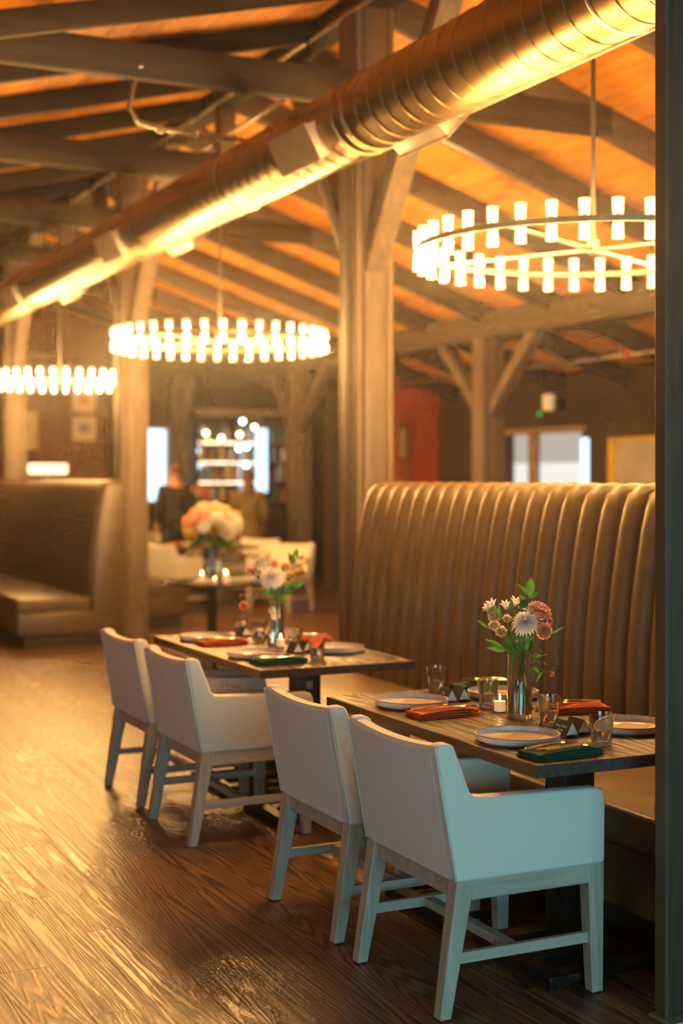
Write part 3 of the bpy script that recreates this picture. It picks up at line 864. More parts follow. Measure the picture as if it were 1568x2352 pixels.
# ------------------------------------------------------------------ tableware
def plate_proto():
    t = thing('dinner_plate', 'x', 'plate', (0, 0, 0))
    r = .1375
    MB().lathe([(0, 0), (r - .022, 0), (r - .010, .003), (r - .001, .010), (r, .027), (r - .005, .0275), (r - .008, .013), (r - .018, .008), (0, .007)], 64).build('dish', plate_m, t, smooth=True, sharp=True)
    MB().lathe([(r + .0002, .0262), (r + .0004, .0282), (r - .0025, .0288), (r - .0055, .0278), (r - .0055, .0268)], 64, closed=False).build('glazed_rim', rim_m, t, smooth=True)
    return t
pl = plate_proto()
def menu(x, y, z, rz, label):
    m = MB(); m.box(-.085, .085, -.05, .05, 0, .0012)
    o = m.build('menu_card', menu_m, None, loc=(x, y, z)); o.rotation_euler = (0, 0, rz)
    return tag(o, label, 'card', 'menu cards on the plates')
index_kids()
PLN = [(2.48, 3.898, 'round stoneware plate nearest the viewer on the near table'),
       (2.508, 4.672, 'round stoneware plate at the far left corner of the near table'),
       (2.925, 3.913, 'round stoneware plate on the banquette side of the near table, behind the front tumbler'),
       (2.925, 4.70, 'round stoneware plate behind the flower vase on the near table')]
PLF = [(2.53, 6.27, 'round stoneware plate beside the green napkin on the farther table'),
       (2.55, 7.03, 'round stoneware plate at the far left of the farther table'),
       (2.965, 6.30, 'round stoneware plate on the banquette side of the farther table, nearer one'),
       (2.965, 7.05, 'round stoneware plate on the banquette side of the farther table, farther one')]
for i, (x, y, lab) in enumerate(PLN + PLF):
    lx = (x, y, .7502)
    if i == 0: pl.location = lx; pl['label'] = lab; o = pl
    else: o = copy_tree(pl, loc=lx, label=lab)
    o['group'] = 'stoneware plates on the two dining tables'
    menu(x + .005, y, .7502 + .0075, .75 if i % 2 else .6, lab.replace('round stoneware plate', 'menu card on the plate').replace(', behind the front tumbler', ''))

def tumbler_proto():
    t = thing('tumbler', 'x', 'glass', (0, 0, 0))
    MB().lathe([(0, 0), (.030, 0), (.0315, .003), (.0345, .048), (.0355, .050), (.0415, .100), (.0405, .1008), (.0393, .100), (.0333, .052), (.0322, .048), (.0292, .014), (.0, .012)], 40).build('glass_body', glass_m, t, smooth=True, sharp=True)
    MB().lathe([(0, .0123), (.0288, .0143), (.0319, .046), (.0, .046)], 40).build('water', water_m, t, smooth=True, sharp=True)
    return t
tb = tumbler_proto(); index_kids()
TUM = [(2.690, 3.734, 'water tumbler nearest the viewer, at the right of the near table'),
       (2.741, 4.11, 'water tumbler between the flower vase and the folded name card, near table'),
       (2.750, 4.524, 'water tumbler just left of the candle on the near table'),
       (2.762, 4.935, 'water tumbler at the far end of the near table'),
       (2.775, 6.11, 'water tumbler at the near right of the farther table'),
       (2.80, 6.44, 'water tumbler right of the vase on the farther table'),
       (2.805, 6.91, 'water tumbler just left of the vase on the farther table'),
       (2.83, 7.24, 'water tumbler at the far end of the farther table')]
for i, (x, y, lab) in enumerate(TUM):
    if i == 0: o = tb; o.location = (x, y, .7502); o['label'] = lab
    else: o = copy_tree(tb, loc=(x, y, .7502), label=lab)
    o['group'] = 'water tumblers on the dining tables'

def vase(x, y, z, r, h, wl, label):
    t = thing('cylinder_vase', label, 'vase', (x, y, z), 0, 'glass vases of the flower arrangements')
    MB().lathe([(0, 0), (r - .002, 0), (r, .004), (r, h), (r - .0025, h), (r - .0025, .014), (0, .012)], 48).build('glass_cylinder', glass_m, t, smooth=True, sharp=True)
    MB().lathe([(0, .0122), (r - .0029, .0142), (r - .0029, wl), (0, wl)], 48).build('water', vwater_m, t, smooth=True, sharp=True)
    return t
def votive(x, y, z, label, s=1.0):
    t = thing('votive_candle', label, 'candle', (x, y, z), 0, 'votive candles beside the flowers')
    r = .024 * s; h = .064 * s
    MB().lathe([(0, 0), (r - .001, 0), (r, .002), (r + .001, h), (r - .001, h), (r - .003, .005), (0, .004)], 28).build('votive_glass', chclear_m, t, smooth=True, sharp=True)
    MB().lathe([(0, .0045), (r - .0035, .0055), (r - .0035, .041 * s), (0, .040 * s)], 24).build('wax', wax_m, t, smooth=True, sharp=True)
    MB().tube([(0, 0, .040 * s), (0, 0, .048 * s)], .0008, 6).build('wick', black_m, t)
    MB().lathe([(0, .044 * s), (.0035 * s, .049 * s), (.0040 * s, .053 * s), (.002 * s, .062 * s), (0, .069 * s)], 12, closed=False).build('flame', flame_m, t, smooth=True)
    return t
chclear_m = thin_glass('votive_clear_glass', (.98, .97, .95), refl=.02, blend=.12)

# folded name cards
def name_card(x, y, rz, text, label):
    t = thing('place_card', label, 'card', (x, y, .7502), rz, 'folded name cards on the dining tables')
    W, D, Hh, th = .088, .030, .052, .0008   # along Y, half base depth, height
    for sgn in (-1, 1):
        m = MB()
        m.add([(sgn * D, -W / 2, 0), (sgn * D, W / 2, 0), (0, W / 2, Hh), (0, -W / 2, Hh),
               (sgn * (D - .0012), -W / 2, 0), (sgn * (D - .0012), W / 2, 0), (0, W / 2, Hh - .002), (0, -W / 2, Hh - .002)],
              [(0, 1, 2, 3), (7, 6, 5, 4), (0, 3, 7, 4), (1, 5, 6, 2), (3, 2, 6, 7), (0, 4, 5, 1)])
        m.build('card_leaf', card_m, t)
        m = MB()
        m.add([(sgn * (D - .0014), -W / 2, 0), (sgn * (D - .0014), W / 2, 0), (0, W / 2, Hh - .0024), (0, -W / 2, Hh - .0024)], [(0, 1, 2, 3)])
        m.build('card_lining', cardin_m, t)
    for e in (-1, 1):
        MB().prism([(-(D - .006), .010), (D - .006, .010), (0, Hh - .004)], e * (W / 2 - .0012), e * (W / 2 - .0004)).build('card_end', cardin_m, t)
    if text:
        cu = bpy.data.curves.new('lettering', 'FONT'); cu.body = text; cu.size = .0135; cu.align_x = 'CENTER'; cu.align_y = 'CENTER'; cu.extrude = .0001
        to = bpy.data.objects.new('lettering', cu); col.objects.link(to)
        dg = bpy.context.evaluated_depsgraph_get()
        me = bpy.data.meshes.new_from_object(to.evaluated_get(dg))
        bpy.data.objects.remove(to)
        me.materials.clear(); me.materials.append(ink_m)
        o = bpy.data.objects.new('lettering', me); col.objects.link(o); o.parent = t
        # text x -> -Y, text y -> up the leaf, normal -> -X side
        a = math.atan2(Hh, D)
        ux = Vector((0, -1, 0)); uy = Vector((math.cos(a), 0, math.sin(a))); uz = ux.cross(uy)
        M = Matrix((ux, uy, uz)).transposed().to_4x4()
        M.translation = Vector((-D / 2, 0, Hh / 2 + .001)) + uz * .0006
        o.matrix_local = M
    return t
name_card(2.672, 3.915, .03, 'Mary Helen\nHardy', 'folded olive name card with white writing beside the front plate on the near table')
name_card(2.735, 3.935, -.02, None, 'folded olive name card behind the lettered one near the front tumbler')
name_card(2.672, 4.70, .0, 'Cale\nRowell', 'folded olive name card with white writing beside the far left plate on the near table')
name_card(2.735, 4.71, -.05, None, 'folded olive name card left of the tumbler by the candle')
name_card(2.755, 6.33, .0, None, 'folded name card left of the front tumbler on the farther table')
name_card(2.82, 6.36, .0, None, 'folded name card touching the front tumbler side on the farther table')
name_card(2.80, 7.12, .0, None, 'folded name card at the far end of the farther table')

# napkins
def napkin(x, y, rz, m, label, seed=0, lx=.25, ly=.13, flip=1, z=.7502, bul=.013):
    t = thing('folded_napkin', label, 'napkin', (x, y, z), rz, 'folded cloth napkins with cutlery')
    nx = 26; layers = 4
    rr_ = random.Random(seed)
    for L_ in range(layers):
        mb = MB(); rows = []
        th0 = .0052
        sh = rr_.uniform(-.003, .003)
        for i in range(nx + 1):
            s = i / nx; xx = -lx / 2 + lx * s + sh
            hump = bul * math.sin(PI * min(1, max(0, (s - .10) / .9))) ** 1.3
            sec = []
            nyy = 10
            for k in range(nyy + 1):
                q = -1 + 2 * k / nyy
                hy = ly / 2 * (1 - .05 * L_) * (1 - .25 * max(0, s - .85) / .15)
                z0 = L_ * th0 + hump * (L_ / layers) * (1 - .45 * (q * flip * .5 + .5)) + .0012 * math.sin(9 * s + L_ + 3 * q)
                e = math.sqrt(max(0, 1 - q ** 8))
                sec.append((xx, q * hy, z0 + th0 * .5, th0 * .52 * e + hump * .15 * (1 if L_ > 0 else .3)))
            rows.append(sec)
        n = len(rows[0]); vs = []; fs = []
        for r_ in rows:
            vs += [(a, b, max(.0003, c + d)) for a, b, c, d in r_] + [(a, b, max(.0002, c - d)) for a, b, c, d in r_]
        st = 2 * n
        for i in range(nx):
            for k in range(n - 1):
                a = i * st + k
                fs.append((a, a + st, a + st + 1, a + 1))
                b = i * st + n + k
                fs.append((b, b + 1, b + st + 1, b + st))
            for (p, q_) in ((0, n), (n - 1, 2 * n - 1)):
                a, b = i * st + p, i * st + q_
                fs.append((a, b, b + st, a + st) if p == 0 else (b, a, a + st, b + st))
        for i in (0, nx):
            for k in range(n - 1):
                a = i * st + k; b = i * st + n + k
                fs.append((a, a + 1, b + 1, b) if i == 0 else (a + 1, a, b, b + 1))
        mb.add(vs, fs).build('fold', m, t, smooth=True)
    return t
def cutlery(kind, x, y, z, rz, label, L_=.20, tilt=0.0, m=None):
    mb = MB()
    h = .0022
    w0, w1 = .0085, .0042
    hl = L_ * .52
    pts = [(0, w0 * .8), (.008, w0), (hl * .5, w0 * .8), (hl, w1), (hl + .03, w1 * .9)]
    def strip(pts, zf=lambda x: 0, y0=0):
        vs = []; fs = []
        for (xx, ww) in pts:
            zz = zf(xx)
            vs += [(xx, y0 - ww, zz), (xx, y0 - ww * .6, zz + h), (xx, y0 + ww * .6, zz + h), (xx, y0 + ww, zz), (xx, y0 + ww * .6, zz - h * .5), (xx, y0 - ww * .6, zz - h * .5)]
        for i in range(len(pts) - 1):
            for k in range(6):
                a = i * 6 + k; b = i * 6 + (k + 1) % 6
                fs.append((a, b, b + 6, a + 6))
        fs.append(tuple(range(5, -1, -1))); fs.append(tuple(len(pts) * 6 - 6 + k for k in range(6)))
        mb.add(vs, fs)
    t = None
    if kind == 'fork':
        arch = lambda x: .004 * math.sin(PI * min(1, x / L_))
        strip(pts + [(L_ - .062, .009), (L_ - .045, .0115)], arch)
        for k in range(4):
            yy = -.0095 + k * .0063
            strip([(L_ - .047, .0022), (L_ - .012, .0018), (L_, .0007)], lambda x: arch(x) + .002 * (x - L_ + .047) / .047, yy)
    elif kind == 'knife':
        strip([(0, w0 * .7), (.008, w0 * .85), (hl * .8, w0 * .75), (hl, .006), (hl + .02, .009), (L_ - .02, .0095), (L_, .003)])
    else:
        arch = lambda x: .003 * math.sin(PI * min(1, x / L_))
        strip(pts + [(L_ - .055, .006), (L_ - .042, .015), (L_ - .022, .019), (L_ - .006, .013), (L_, .004)], arch)
    o = mb.build('dinner_' + kind if kind != 'spoon' else 'table_spoon', m or silver_m, None, smooth=True, sharp=True)
    o.location = (x, y, z); o.rotation_euler = (0, tilt, rz)
    return tag(o, label, kind, 'cutlery laid in the folded napkins')
def setting(x, y, rz, m, label, colour, where, seed, flip=1, cut_rev=False, z=.7502):
    napkin(x, y, rz, m, label, seed, flip=flip, z=z)
    c, s = math.cos(rz), math.sin(rz)
    for k, kind in enumerate(('fork', 'knife', 'fork')):
        ox, oy = (-.112 + .016 * k, .030 - .030 * k)
        if cut_rev: ox = .112 - .01 * k
        X = x + c * ox - s * oy; Y = y + s * ox + c * oy
        which = ('upper', 'middle', 'lower')[k] if not cut_rev else ('rear', 'middle', 'front')[k]
        cutlery(kind, X, Y, z + .0335 if cut_rev else z + .0262 + .0008 * k, rz + (PI if cut_rev else 0) + (.04 - .05 * k), '%s steel %s lying on the %s napkin %s' % (which, kind, colour, where), L_=.19, tilt=-.02)
setting(2.475, 3.640, .02, green_m, 'folded dark green napkin at the front edge of the near table', 'green', 'at the front of the near table', 1)
setting(2.510, 4.435, .02, rust_m, 'folded rust orange napkin in front of the far left plate on the near table', 'rust orange', 'left of the candle', 2)
setting(2.975, 4.30, -.25, rust_m, 'folded rust orange napkin right of the vase, by the banquette', 'rust orange', 'right of the vase', 3, flip=-1, cut_rev=True)
setting(2.975, 5.00 - .07, -.05, green_m, 'folded dark green napkin at the far banquette end of the near table', 'green', 'at the far end of the near table', 4, flip=-1, cut_rev=True)
setting(2.535, 6.005, .02, green_m, 'folded dark green napkin at the front edge of the farther table', 'green', 'at the front of the farther table', 5)
setting(2.56, 6.80, .02, rust_m, 'folded rust orange napkin on the left side of the farther table', 'rust orange', 'at the left of the farther table', 6)
setting(3.00, 6.72, -.2, rust_m, 'folded rust orange napkin on the banquette side of the farther table', 'rust orange', 'by the banquette on the farther table', 7, flip=-1, cut_rev=True)
for x, y, mm, lab in [(5.98, 16.6, rust_m, 'rust orange napkin on the distant table beyond the round table'),
                      (5.95, 17.25, rust_m, 'folded orange napkin at the far side of the distant table'),
                      (2.75, 14.35, linen_m, 'pale napkin on the table by the distant left banquette'),
                      (2.72, 14.95, linen_m, 'pale napkin farther along the table by the distant left banquette')]:
    napkin(x, y, .1, mm, lab, 9, lx=.3, ly=.2)
napkin(3.93, 10.86, .3, linen_m, 'pale folded napkin at the left of the round table', 12, lx=.22, ly=.12)
napkin(4.27, 10.92, -.3, linen_m, 'pale folded napkin at the right of the round table', 13, lx=.22, ly=.12)
for x, y, lab in [(5.95, 16.9, 'plate on the distant table beyond the round table'), (6.35, 16.65, 'plate at the right of the distant table'), (2.6, 14.65, 'plate on the table by the distant left banquette')]:
    copy_tree(pl, loc=(x, y, .7502), label=lab)

# ------------------------------------------------------------------ flowers
CRT = Vector((math.cos(YAW), -math.sin(YAW), 0)); CFW = Vector((math.sin(YAW), math.cos(YAW), 0)); UPV = Vector((0, 0, 1))
def orient(c, nrm, spin=0.0):
    z = Vector(nrm).normalized(); x = z.orthogonal().normalized(); y = z.cross(x)
    M = Matrix((x, y, z)).transposed().to_4x4() @ Matrix.Rotation(spin, 4, 'Z')
    M.translation = Vector(c)
    return M
def petal(mb, M, az, r0, L_, W_, e0, curl, cup=.2, z0=0, ruf=0, ph=0, nl=5, nw=4, tip=.35, end=.96):
    out = Vector((math.cos(az), math.sin(az), 0)); sd = Vector((-math.sin(az), math.cos(az), 0)); up = Vector((0, 0, 1))
    p = out * r0 + up * z0; vs = []
    for i in range(nl + 1):
        s = i / nl
        e = e0 + curl * s
        if i: p = p + (out * math.cos(e) + up * math.sin(e)) * (L_ / nl)
        wd = W_ * (math.sin(PI * (.12 + (end - .12) * s)) ** .8)
        nn = -out * math.sin(e) + up * math.cos(e)
        for k in range(nw + 1):
            q = -1 + 2 * k / nw
            rf = ruf * s * math.sin(q * 7 + ph) * L_
            vs.append(p + sd * (q * wd) + nn * (cup * wd * q * q + rf) + out * ((-.12 if end > .9 else -.30) * L_ * q * q * s * math.cos(e)) + up * ((0 if end > .9 else -.28) * L_ * q * q * s * math.sin(e)))
    fs = []
    for i in range(nl):
        for k in range(nw):
            a = i * (nw + 1) + k
            fs.append((a, a + 1, a + nw + 2, a + nw + 1))
    mb.add(vs, fs, M)
def mum(c, n, r, m, parent, rng):
    M = orient(c, n); mb = MB()
    for ring in range(8):
        q = ring / 7
        cnt = 5 + int(ring * 2.6)
        for k in range(cnt):
            az = 2 * PI * (k + .5 * (ring % 2)) / cnt + rng.uniform(-.08, .08)
            petal(mb, M, az, r * .04 + r * .10 * q, r * (.42 + .55 * q) * rng.uniform(.88, 1.08), r * .115, math.radians(72 - 80 * q), math.radians(-10 + 10 * (1 - q) - 30 * q * q), cup=.45, z0=r * .10 * (1 - q), nl=4, nw=2, tip=.2)
    return mb.build('chrysanthemum', m, parent, smooth=True)
def carnation(c, n, r, m, parent, rng, name='carnation'):
    M = orient(c, n); mb = MB()
    for ring in range(5):
        q = ring / 4; cnt = 5 + ring * 2
        for k in range(cnt):
            az = 2 * PI * (k + .37 * ring) / cnt + rng.uniform(-.1, .1)
            petal(mb, M, az, r * .05, r * (.50 + .48 * q), r * (.28 + .12 * q), math.radians(78 - 62 * q), math.radians(-26), cup=.15, ruf=.09, ph=rng.uniform(0, 6), nl=5, nw=6, end=.66)
    return mb.build(name, m, parent, smooth=True)
def rose(c, n, r, m, parent, rng, name='spray_rose'):
    M = orient(c, n); mb = MB()
    for ring in range(5):
        q = ring / 4; cnt = 3 + ring
        for k in range(cnt):
            az = 2 * PI * (k + .43 * ring) / cnt + rng.uniform(-.1, .1)
            petal(mb, M, az, r * (.10 + .34 * q), r * (.95 - .05 * q), r * (.28 + .24 * q), math.radians(80 - 40 * q), math.radians(30 - 20 * q), cup=.5, z0=-r * .35 * q, nl=5, nw=5, end=.66)
    return mb.build(name, m, parent, smooth=True)
def lily(c, n, r, m, parent, rng):
    M = orient(c, n); mb = MB()
    for k in range(6):
        petal(mb, M, 2 * PI * k / 6 + rng.uniform(-.1, .1), r * .05, r * 1.25, r * (.30 if k % 2 else .22), math.radians(66), math.radians(-26), cup=.35, nl=5, nw=3, tip=.3)
    for k in range(5):
        a = 2 * PI * k / 5
        mb.tube([Vector((0, 0, 0)), Vector((math.cos(a) * r * .12, math.sin(a) * r * .12, r * .8))], r * .02, 5, M)
    return mb.build('alstroemeria', m, parent, smooth=True)
def leaf(base, d, L_, W_, m, parent, nrm=None, curl=-.3):
    d = Vector(d).normalized(); nrm = Vector(nrm) if nrm is not None else -CFW + UPV * .5
    sd = d.cross(nrm).normalized(); nn = sd.cross(d).normalized()
    vs = []; nl, nw = 8, 4; p = Vector(base)
    for i in range(nl + 1):
        s = i / nl
        if i: p = p + (d * math.cos(curl * s) + nn * math.sin(curl * s)) * (L_ / nl)
        wd = W_ / 2 * (math.sin(PI * min(1, .04 + .96 * s) ** .85)) + .0003
        for k in range(nw + 1):
            q = -1 + 2 * k / nw
            vs.append(p + sd * (q * wd) + nn * (abs(q) * wd * .30 + .0008 * math.sin(6 * s + 3 * q)))
    fs = [(i * (nw + 1) + k, i * (nw + 1) + k + 1, (i + 1) * (nw + 1) + k + 1, (i + 1) * (nw + 1) + k) for i in range(nl) for k in range(nw)]
    return MB().add(vs, fs).build('leaf', m, parent, smooth=True)
def curve_pts(a, b, c, n=10):
    a, b, c = Vector(a), Vector(b), Vector(c)
    return [a * (1 - t) ** 2 + b * 2 * t * (1 - t) + c * t * t for t in [i / n for i in range(n + 1)]]
def stem(a, c, m, parent, r=.0018, bow=None):
    a, c = Vector(a), Vector(c)
    mid = (a + c) / 2 + (Vector(bow) if bow is not None else Vector((0, 0, 0)))
    return MB().tube(curve_pts(a, mid, c), r, 6).build('stem', m, parent, smooth=True)

def bouquet_near():
    rng = random.Random(3)
    X0, Y0 = 2.732, 4.281; D0 = 5.04
    t = thing('flower_bouquet', 'bouquet with white chrysanthemum, pink carnation and cream spray roses in the near table vase', 'flowers', (X0, Y0, .75))
    def P(u, v, dep=0.0):
        sc_ = (D0 + dep) / 3266.7
        r = ((u - 784) * sc_) - (X0 * math.cos(YAW) - Y0 * math.sin(YAW))
        z = 1.6 - (v - 1097) * sc_ - .75
        return CRT * r + CFW * dep + UPV * z
    F = -CFW
    def N(a, b, c=1.0): return CRT * a + UPV * b + F * c
    neck = P(1193, 1500, 0)
    mum(P(1206, 1428, -.02), N(-.12, .95, .75), .056, white_m, t, rng)
    carnation(P(1238, 1402, .01), N(.35, 1.0, .55), .047, pink_m, t, rng)
    carnation(P(1249, 1449, -.02), N(.25, -.05), .031, peach_m, t, rng, 'ranunculus')
    carnation(P(1262, 1426, .01), N(.6, .5), .015, peach_m, t, rng, 'pink_bud')
    carnation(P(1243, 1414, .02), N(.2, .3), .016, pink_m, t, rng, 'pink_bud')
    for (u, v, r) in ((1136, 1417, .0215), (1135, 1438, .019), (1150, 1452, .020), (1129, 1404, .016), (1164, 1422, .015)):
        rose(P(u, v, -.02 + rng.uniform(-.01, .01)), N(rng.uniform(-.5, -.05), rng.uniform(.35, .8)), r * 1.12, cream_m, t, rng)
    for (u, v, r, a, b) in ((1134, 1396, .030, -.5, .8), (1162, 1400, .030, -.1, 1.0), (1181, 1392, .031, .3, 1.0), (1190, 1396, .027, .9, .45), (1124, 1398, .022, -1, .35), (1188, 1478, .013, .1, .7)):
        lily(P(u, v, 0), N(a, b, .45), r, cream_m if v > 1450 else white_m, t, rng)
    # leaves: base px, tip px, width
    for (u0, v0, u1, v1, wd, mm, dep) in [
        (1214, 1368, 1219, 1326, .034, leaf_m, -.01), (1212, 1366, 1190, 1342, .014, leaf_m, .0), (1213, 1372, 1241, 1359, .018, leafd_m, .0),
        (1211, 1378, 1192, 1396, .030, leafd_m, -.04), (1208, 1392, 1192, 1366, .024, leaf_m, -.03),
        (1158, 1492, 1114, 1468, .022, leaf_m, -.04), (1160, 1494, 1116, 1488, .018, leaf_m, -.03), (1148, 1424, 1144, 1389, .015, leaf_m, -.045),
        (1172, 1408, 1173, 1379, .016, leafd_m, -.045), (1120, 1442, 1095, 1424, .010, leaf_m, 0), (1268, 1454, 1298, 1439, .009, leaf_m, 0),
        (1139, 1406, 1136, 1388, .011, leaf_m, -.05),
        (1180, 1500, 1172, 1530, .016, leaf_m, -.015), (1207, 1502, 1222, 1470, .020, leafd_m, 0), (1196, 1498, 1198, 1440, .026, leafd_m, .0), (1186, 1500, 1160, 1462, .024, leafd_m, .01),
        (1200, 1502, 1234, 1478, .020, leafd_m, .01), (1210, 1498, 1228, 1452, .022, leafd_m, .02), (1176, 1502, 1158, 1480, .020, leafd_m, -.02), (1190, 1498, 1180, 1455, .026, leafd_m, .01),
        (1204, 1500, 1212, 1455, .024, leaf_m, -.01), (1188, 1504, 1178, 1484, .022, leafd_m, -.03), (1200, 1506, 1216, 1492, .020, leafd_m, -.03),
        (1196, 1522, 1193, 1556, .018, leafd_m, 0), (1203, 1545, 1207, 1580, .010, yell_m, -.005),
        (1224, 1532, 1240, 1548, .011, leaf_m, 0), (1226, 1510, 1246, 1505, .010, leaf_m, 0), (1222, 1535, 1222, 1562, .012, leafd_m, .01), (1243, 1545, 1230, 1566, .008, leaf_m, 0)]:
        a, b = P(u0, v0, dep), P(u1, v1, dep + rng.uniform(-.015, .015))
        leaf(a, b - a, (b - a).length * 1.03, wd, mm, t, nrm=F + UPV * rng.uniform(-.2, .4) + CRT * rng.uniform(-.4, .4), curl=rng.uniform(-.3, .2))
    # stems down into the water
    heads = [(1206, 1440), (1240, 1412), (1249, 1460), (1138, 1425), (1150, 1460), (1136, 1402), (1162, 1408), (1182, 1400), (1214, 1370), (1164, 1428)]
    feet = [(1178, 1646), (1217, 1640), (1168, 1636), (1210, 1644), (1195, 1642), (1222, 1630), (1174, 1628), (1202, 1618), (1190, 1636), (1214, 1622)]
    for k, ((u, v), (fu, fv)) in enumerate(zip(heads, feet)):
        nk = P(1194 + rng.uniform(-11, 11), 1515, rng.uniform(-.02, .02))
        a = P(u, v, .0); b = P(fu, fv, rng.uniform(-.022, .022))
        b.z = max(b.z, .018)
        pts = curve_pts(a, (a + nk) / 2 + UPV * -.01, nk, 6)[:-1] + curve_pts(nk, (nk + b) / 2 + CRT * rng.uniform(-.004, .004), b, 8)
        MB().tube(pts, .0019, 6).build('stem', stem_m, t, smooth=True)
    # trailing tendril with buds
    pts = [P(1188, 1500), P(1204, 1512, -.02), P(1222, 1523, -.03), P(1240, 1537, -.03), P(1254, 1545, -.03), P(1266, 1540, -.03), P(1275, 1530, -.03), P(1277, 1522, -.03)]
    MB().tube(pts, .0013, 6).build('tendril', leaf_m, t, smooth=True)
    MB().tube([P(1202, 1490, -.03), P(1222, 1505, -.04), P(1241, 1527, -.04)], .0011, 6).build('tendril', leaf_m, t, smooth=True)
    MB().tube([P(1237, 1522, -.03), P(1244, 1538, -.03), P(1256, 1545, -.03)], .0009, 6).build('tendril', leaf_m, t, smooth=True)
    rose(P(1266, 1548, -.03), N(.6, -.3), .010, peach_m, t, rng, 'closed_bud')
    MB().ball(P(1279, 1522, -.03), (.006, .006, .011)).build('closed_bud', stem_m, t, smooth=True)
    for k in range(14):
        a = P(1232 + rng.uniform(-12, 16), 1510 + rng.uniform(-14, 34), -.02)
        d = N(rng.uniform(-1, 1), rng.uniform(-1, .8), .3)
        leaf(a, d, .020, .0045, leaf_m, t)
    return t
vase(2.732, 4.281, .7502, .0435, .226, .088, 'tall clear cylinder vase holding flowers on the near table')
votive(2.727, 4.405, .7502, 'lit votive candle in clear glass beside the near vase')
bouquet_near()

def bouquet_far():
    rng = random.Random(5)
    X0, Y0 = 2.80, 6.67; D0 = X0 * math.sin(YAW) + Y0 * math.cos(YAW)
    t = thing('flower_bouquet', 'bouquet with a white chrysanthemum and yellow buds in the vase on the farther table', 'flowers', (X0, Y0, .75))
    def P(u, v, dep=0.0):
        sc_ = (D0 + dep) / 3266.7
        r = ((u - 784) * sc_) - (X0 * math.cos(YAW) - Y0 * math.sin(YAW))
        return CRT * r + CFW * dep + UPV * (1.6 - (v - 1097) * sc_ - .75)
    F = -CFW
    def N(a, b, c=1.0): return CRT * a + UPV * b + F * c
    mum(P(626, 1324, -.03), N(-.1, .8, .8), .072, white_m, t, rng)
    for (u, v, r, mm) in ((597, 1296, .036, white_m), (575, 1314, .026, pink_m), (590, 1312, .026, cream_m), (668, 1326, .030, yell_m), (684, 1318, .026, yell_m), (655, 1304, .026, yell_m), (694, 1316, .018, yell_m), (630, 1296, .024, pink_m)):
        rose(P(u, v, rng.uniform(-.03, .03)), N(rng.uniform(-.3, .3), .4), r, mm, t, rng)
    for (u, v, r, a, b) in ((612, 1292, .045, -.3, 1), (680, 1298, .048, .6, .9), (688, 1306, .04, 1, .3), (610, 1288, .04, -.1, 1)):
        lily(P(u, v), N(a, b, .4), r, cream_m, t, rng)
    for (u0, v0, u1, v1, wd, mm) in [(676, 1290, 681, 1258, .034, leaf_m), (672, 1296, 664, 1270, .026, leafd_m), (678, 1290, 697, 1276, .018, leafd_m), (666, 1350, 700, 1338, .034, leaf_m), (646, 1352, 690, 1345, .034, leaf_m),
        (640, 1360, 612, 1342, .036, leafd_m), (640, 1362, 652, 1332, .036, leafd_m), (632, 1362, 602, 1358, .03, leaf_m), (648, 1364, 676, 1350, .034, leafd_m), (640, 1366, 636, 1335, .04, leafd_m), (598, 1316, 586, 1302, .022, leafd_m), (596, 1330, 588, 1318, .022, leafd_m), (650, 1368, 655, 1396, .028, leaf_m)]:
        a, b = P(u0, v0, rng.uniform(-.02, .02)), P(u1, v1, rng.uniform(-.02, .02))
        leaf(a, b - a, (b - a).length * 1.03, wd, mm, t, nrm=F + CRT * rng.uniform(-.4, .4))
    for k in range(9):
        a = P(640 + rng.uniform(-35, 40), 1325 + rng.uniform(-20, 15)); nk = P(640 + rng.uniform(-7, 7), 1385, rng.uniform(-.02, .02)); b = P(640 + rng.uniform(-13, 13), 1474, rng.uniform(-.02, .02))
        b.z = max(b.z, .018)
        MB().tube(curve_pts(a, (a + nk) / 2, nk, 5)[:-1] + curve_pts(nk, (nk + b) / 2, b, 6), .0022, 6).build('stem', stem_m, t, smooth=True)
    MB().tube([P(625, 1350), P(604, 1350), P(588, 1352), P(572, 1368), P(558, 1366), P(546, 1370)], .0024, 6).build('tendril', yell_m, t, smooth=True)
    MB().tube([P(604, 1350), P(584, 1372), P(580, 1388), P(568, 1396)], .0022, 6).build('tendril', yell_m, t, smooth=True)
    rose(P(560, 1392), N(-.2, .1), .024, peach_m, t, rng, 'closed_bud')
vase(2.80, 6.67, .7502, .0435, .226, .088, 'clear cylinder vase holding flowers on the farther table')
votive(2.78, 6.56, .7502, 'small votive candle beside the vase on the farther table')
bouquet_far()

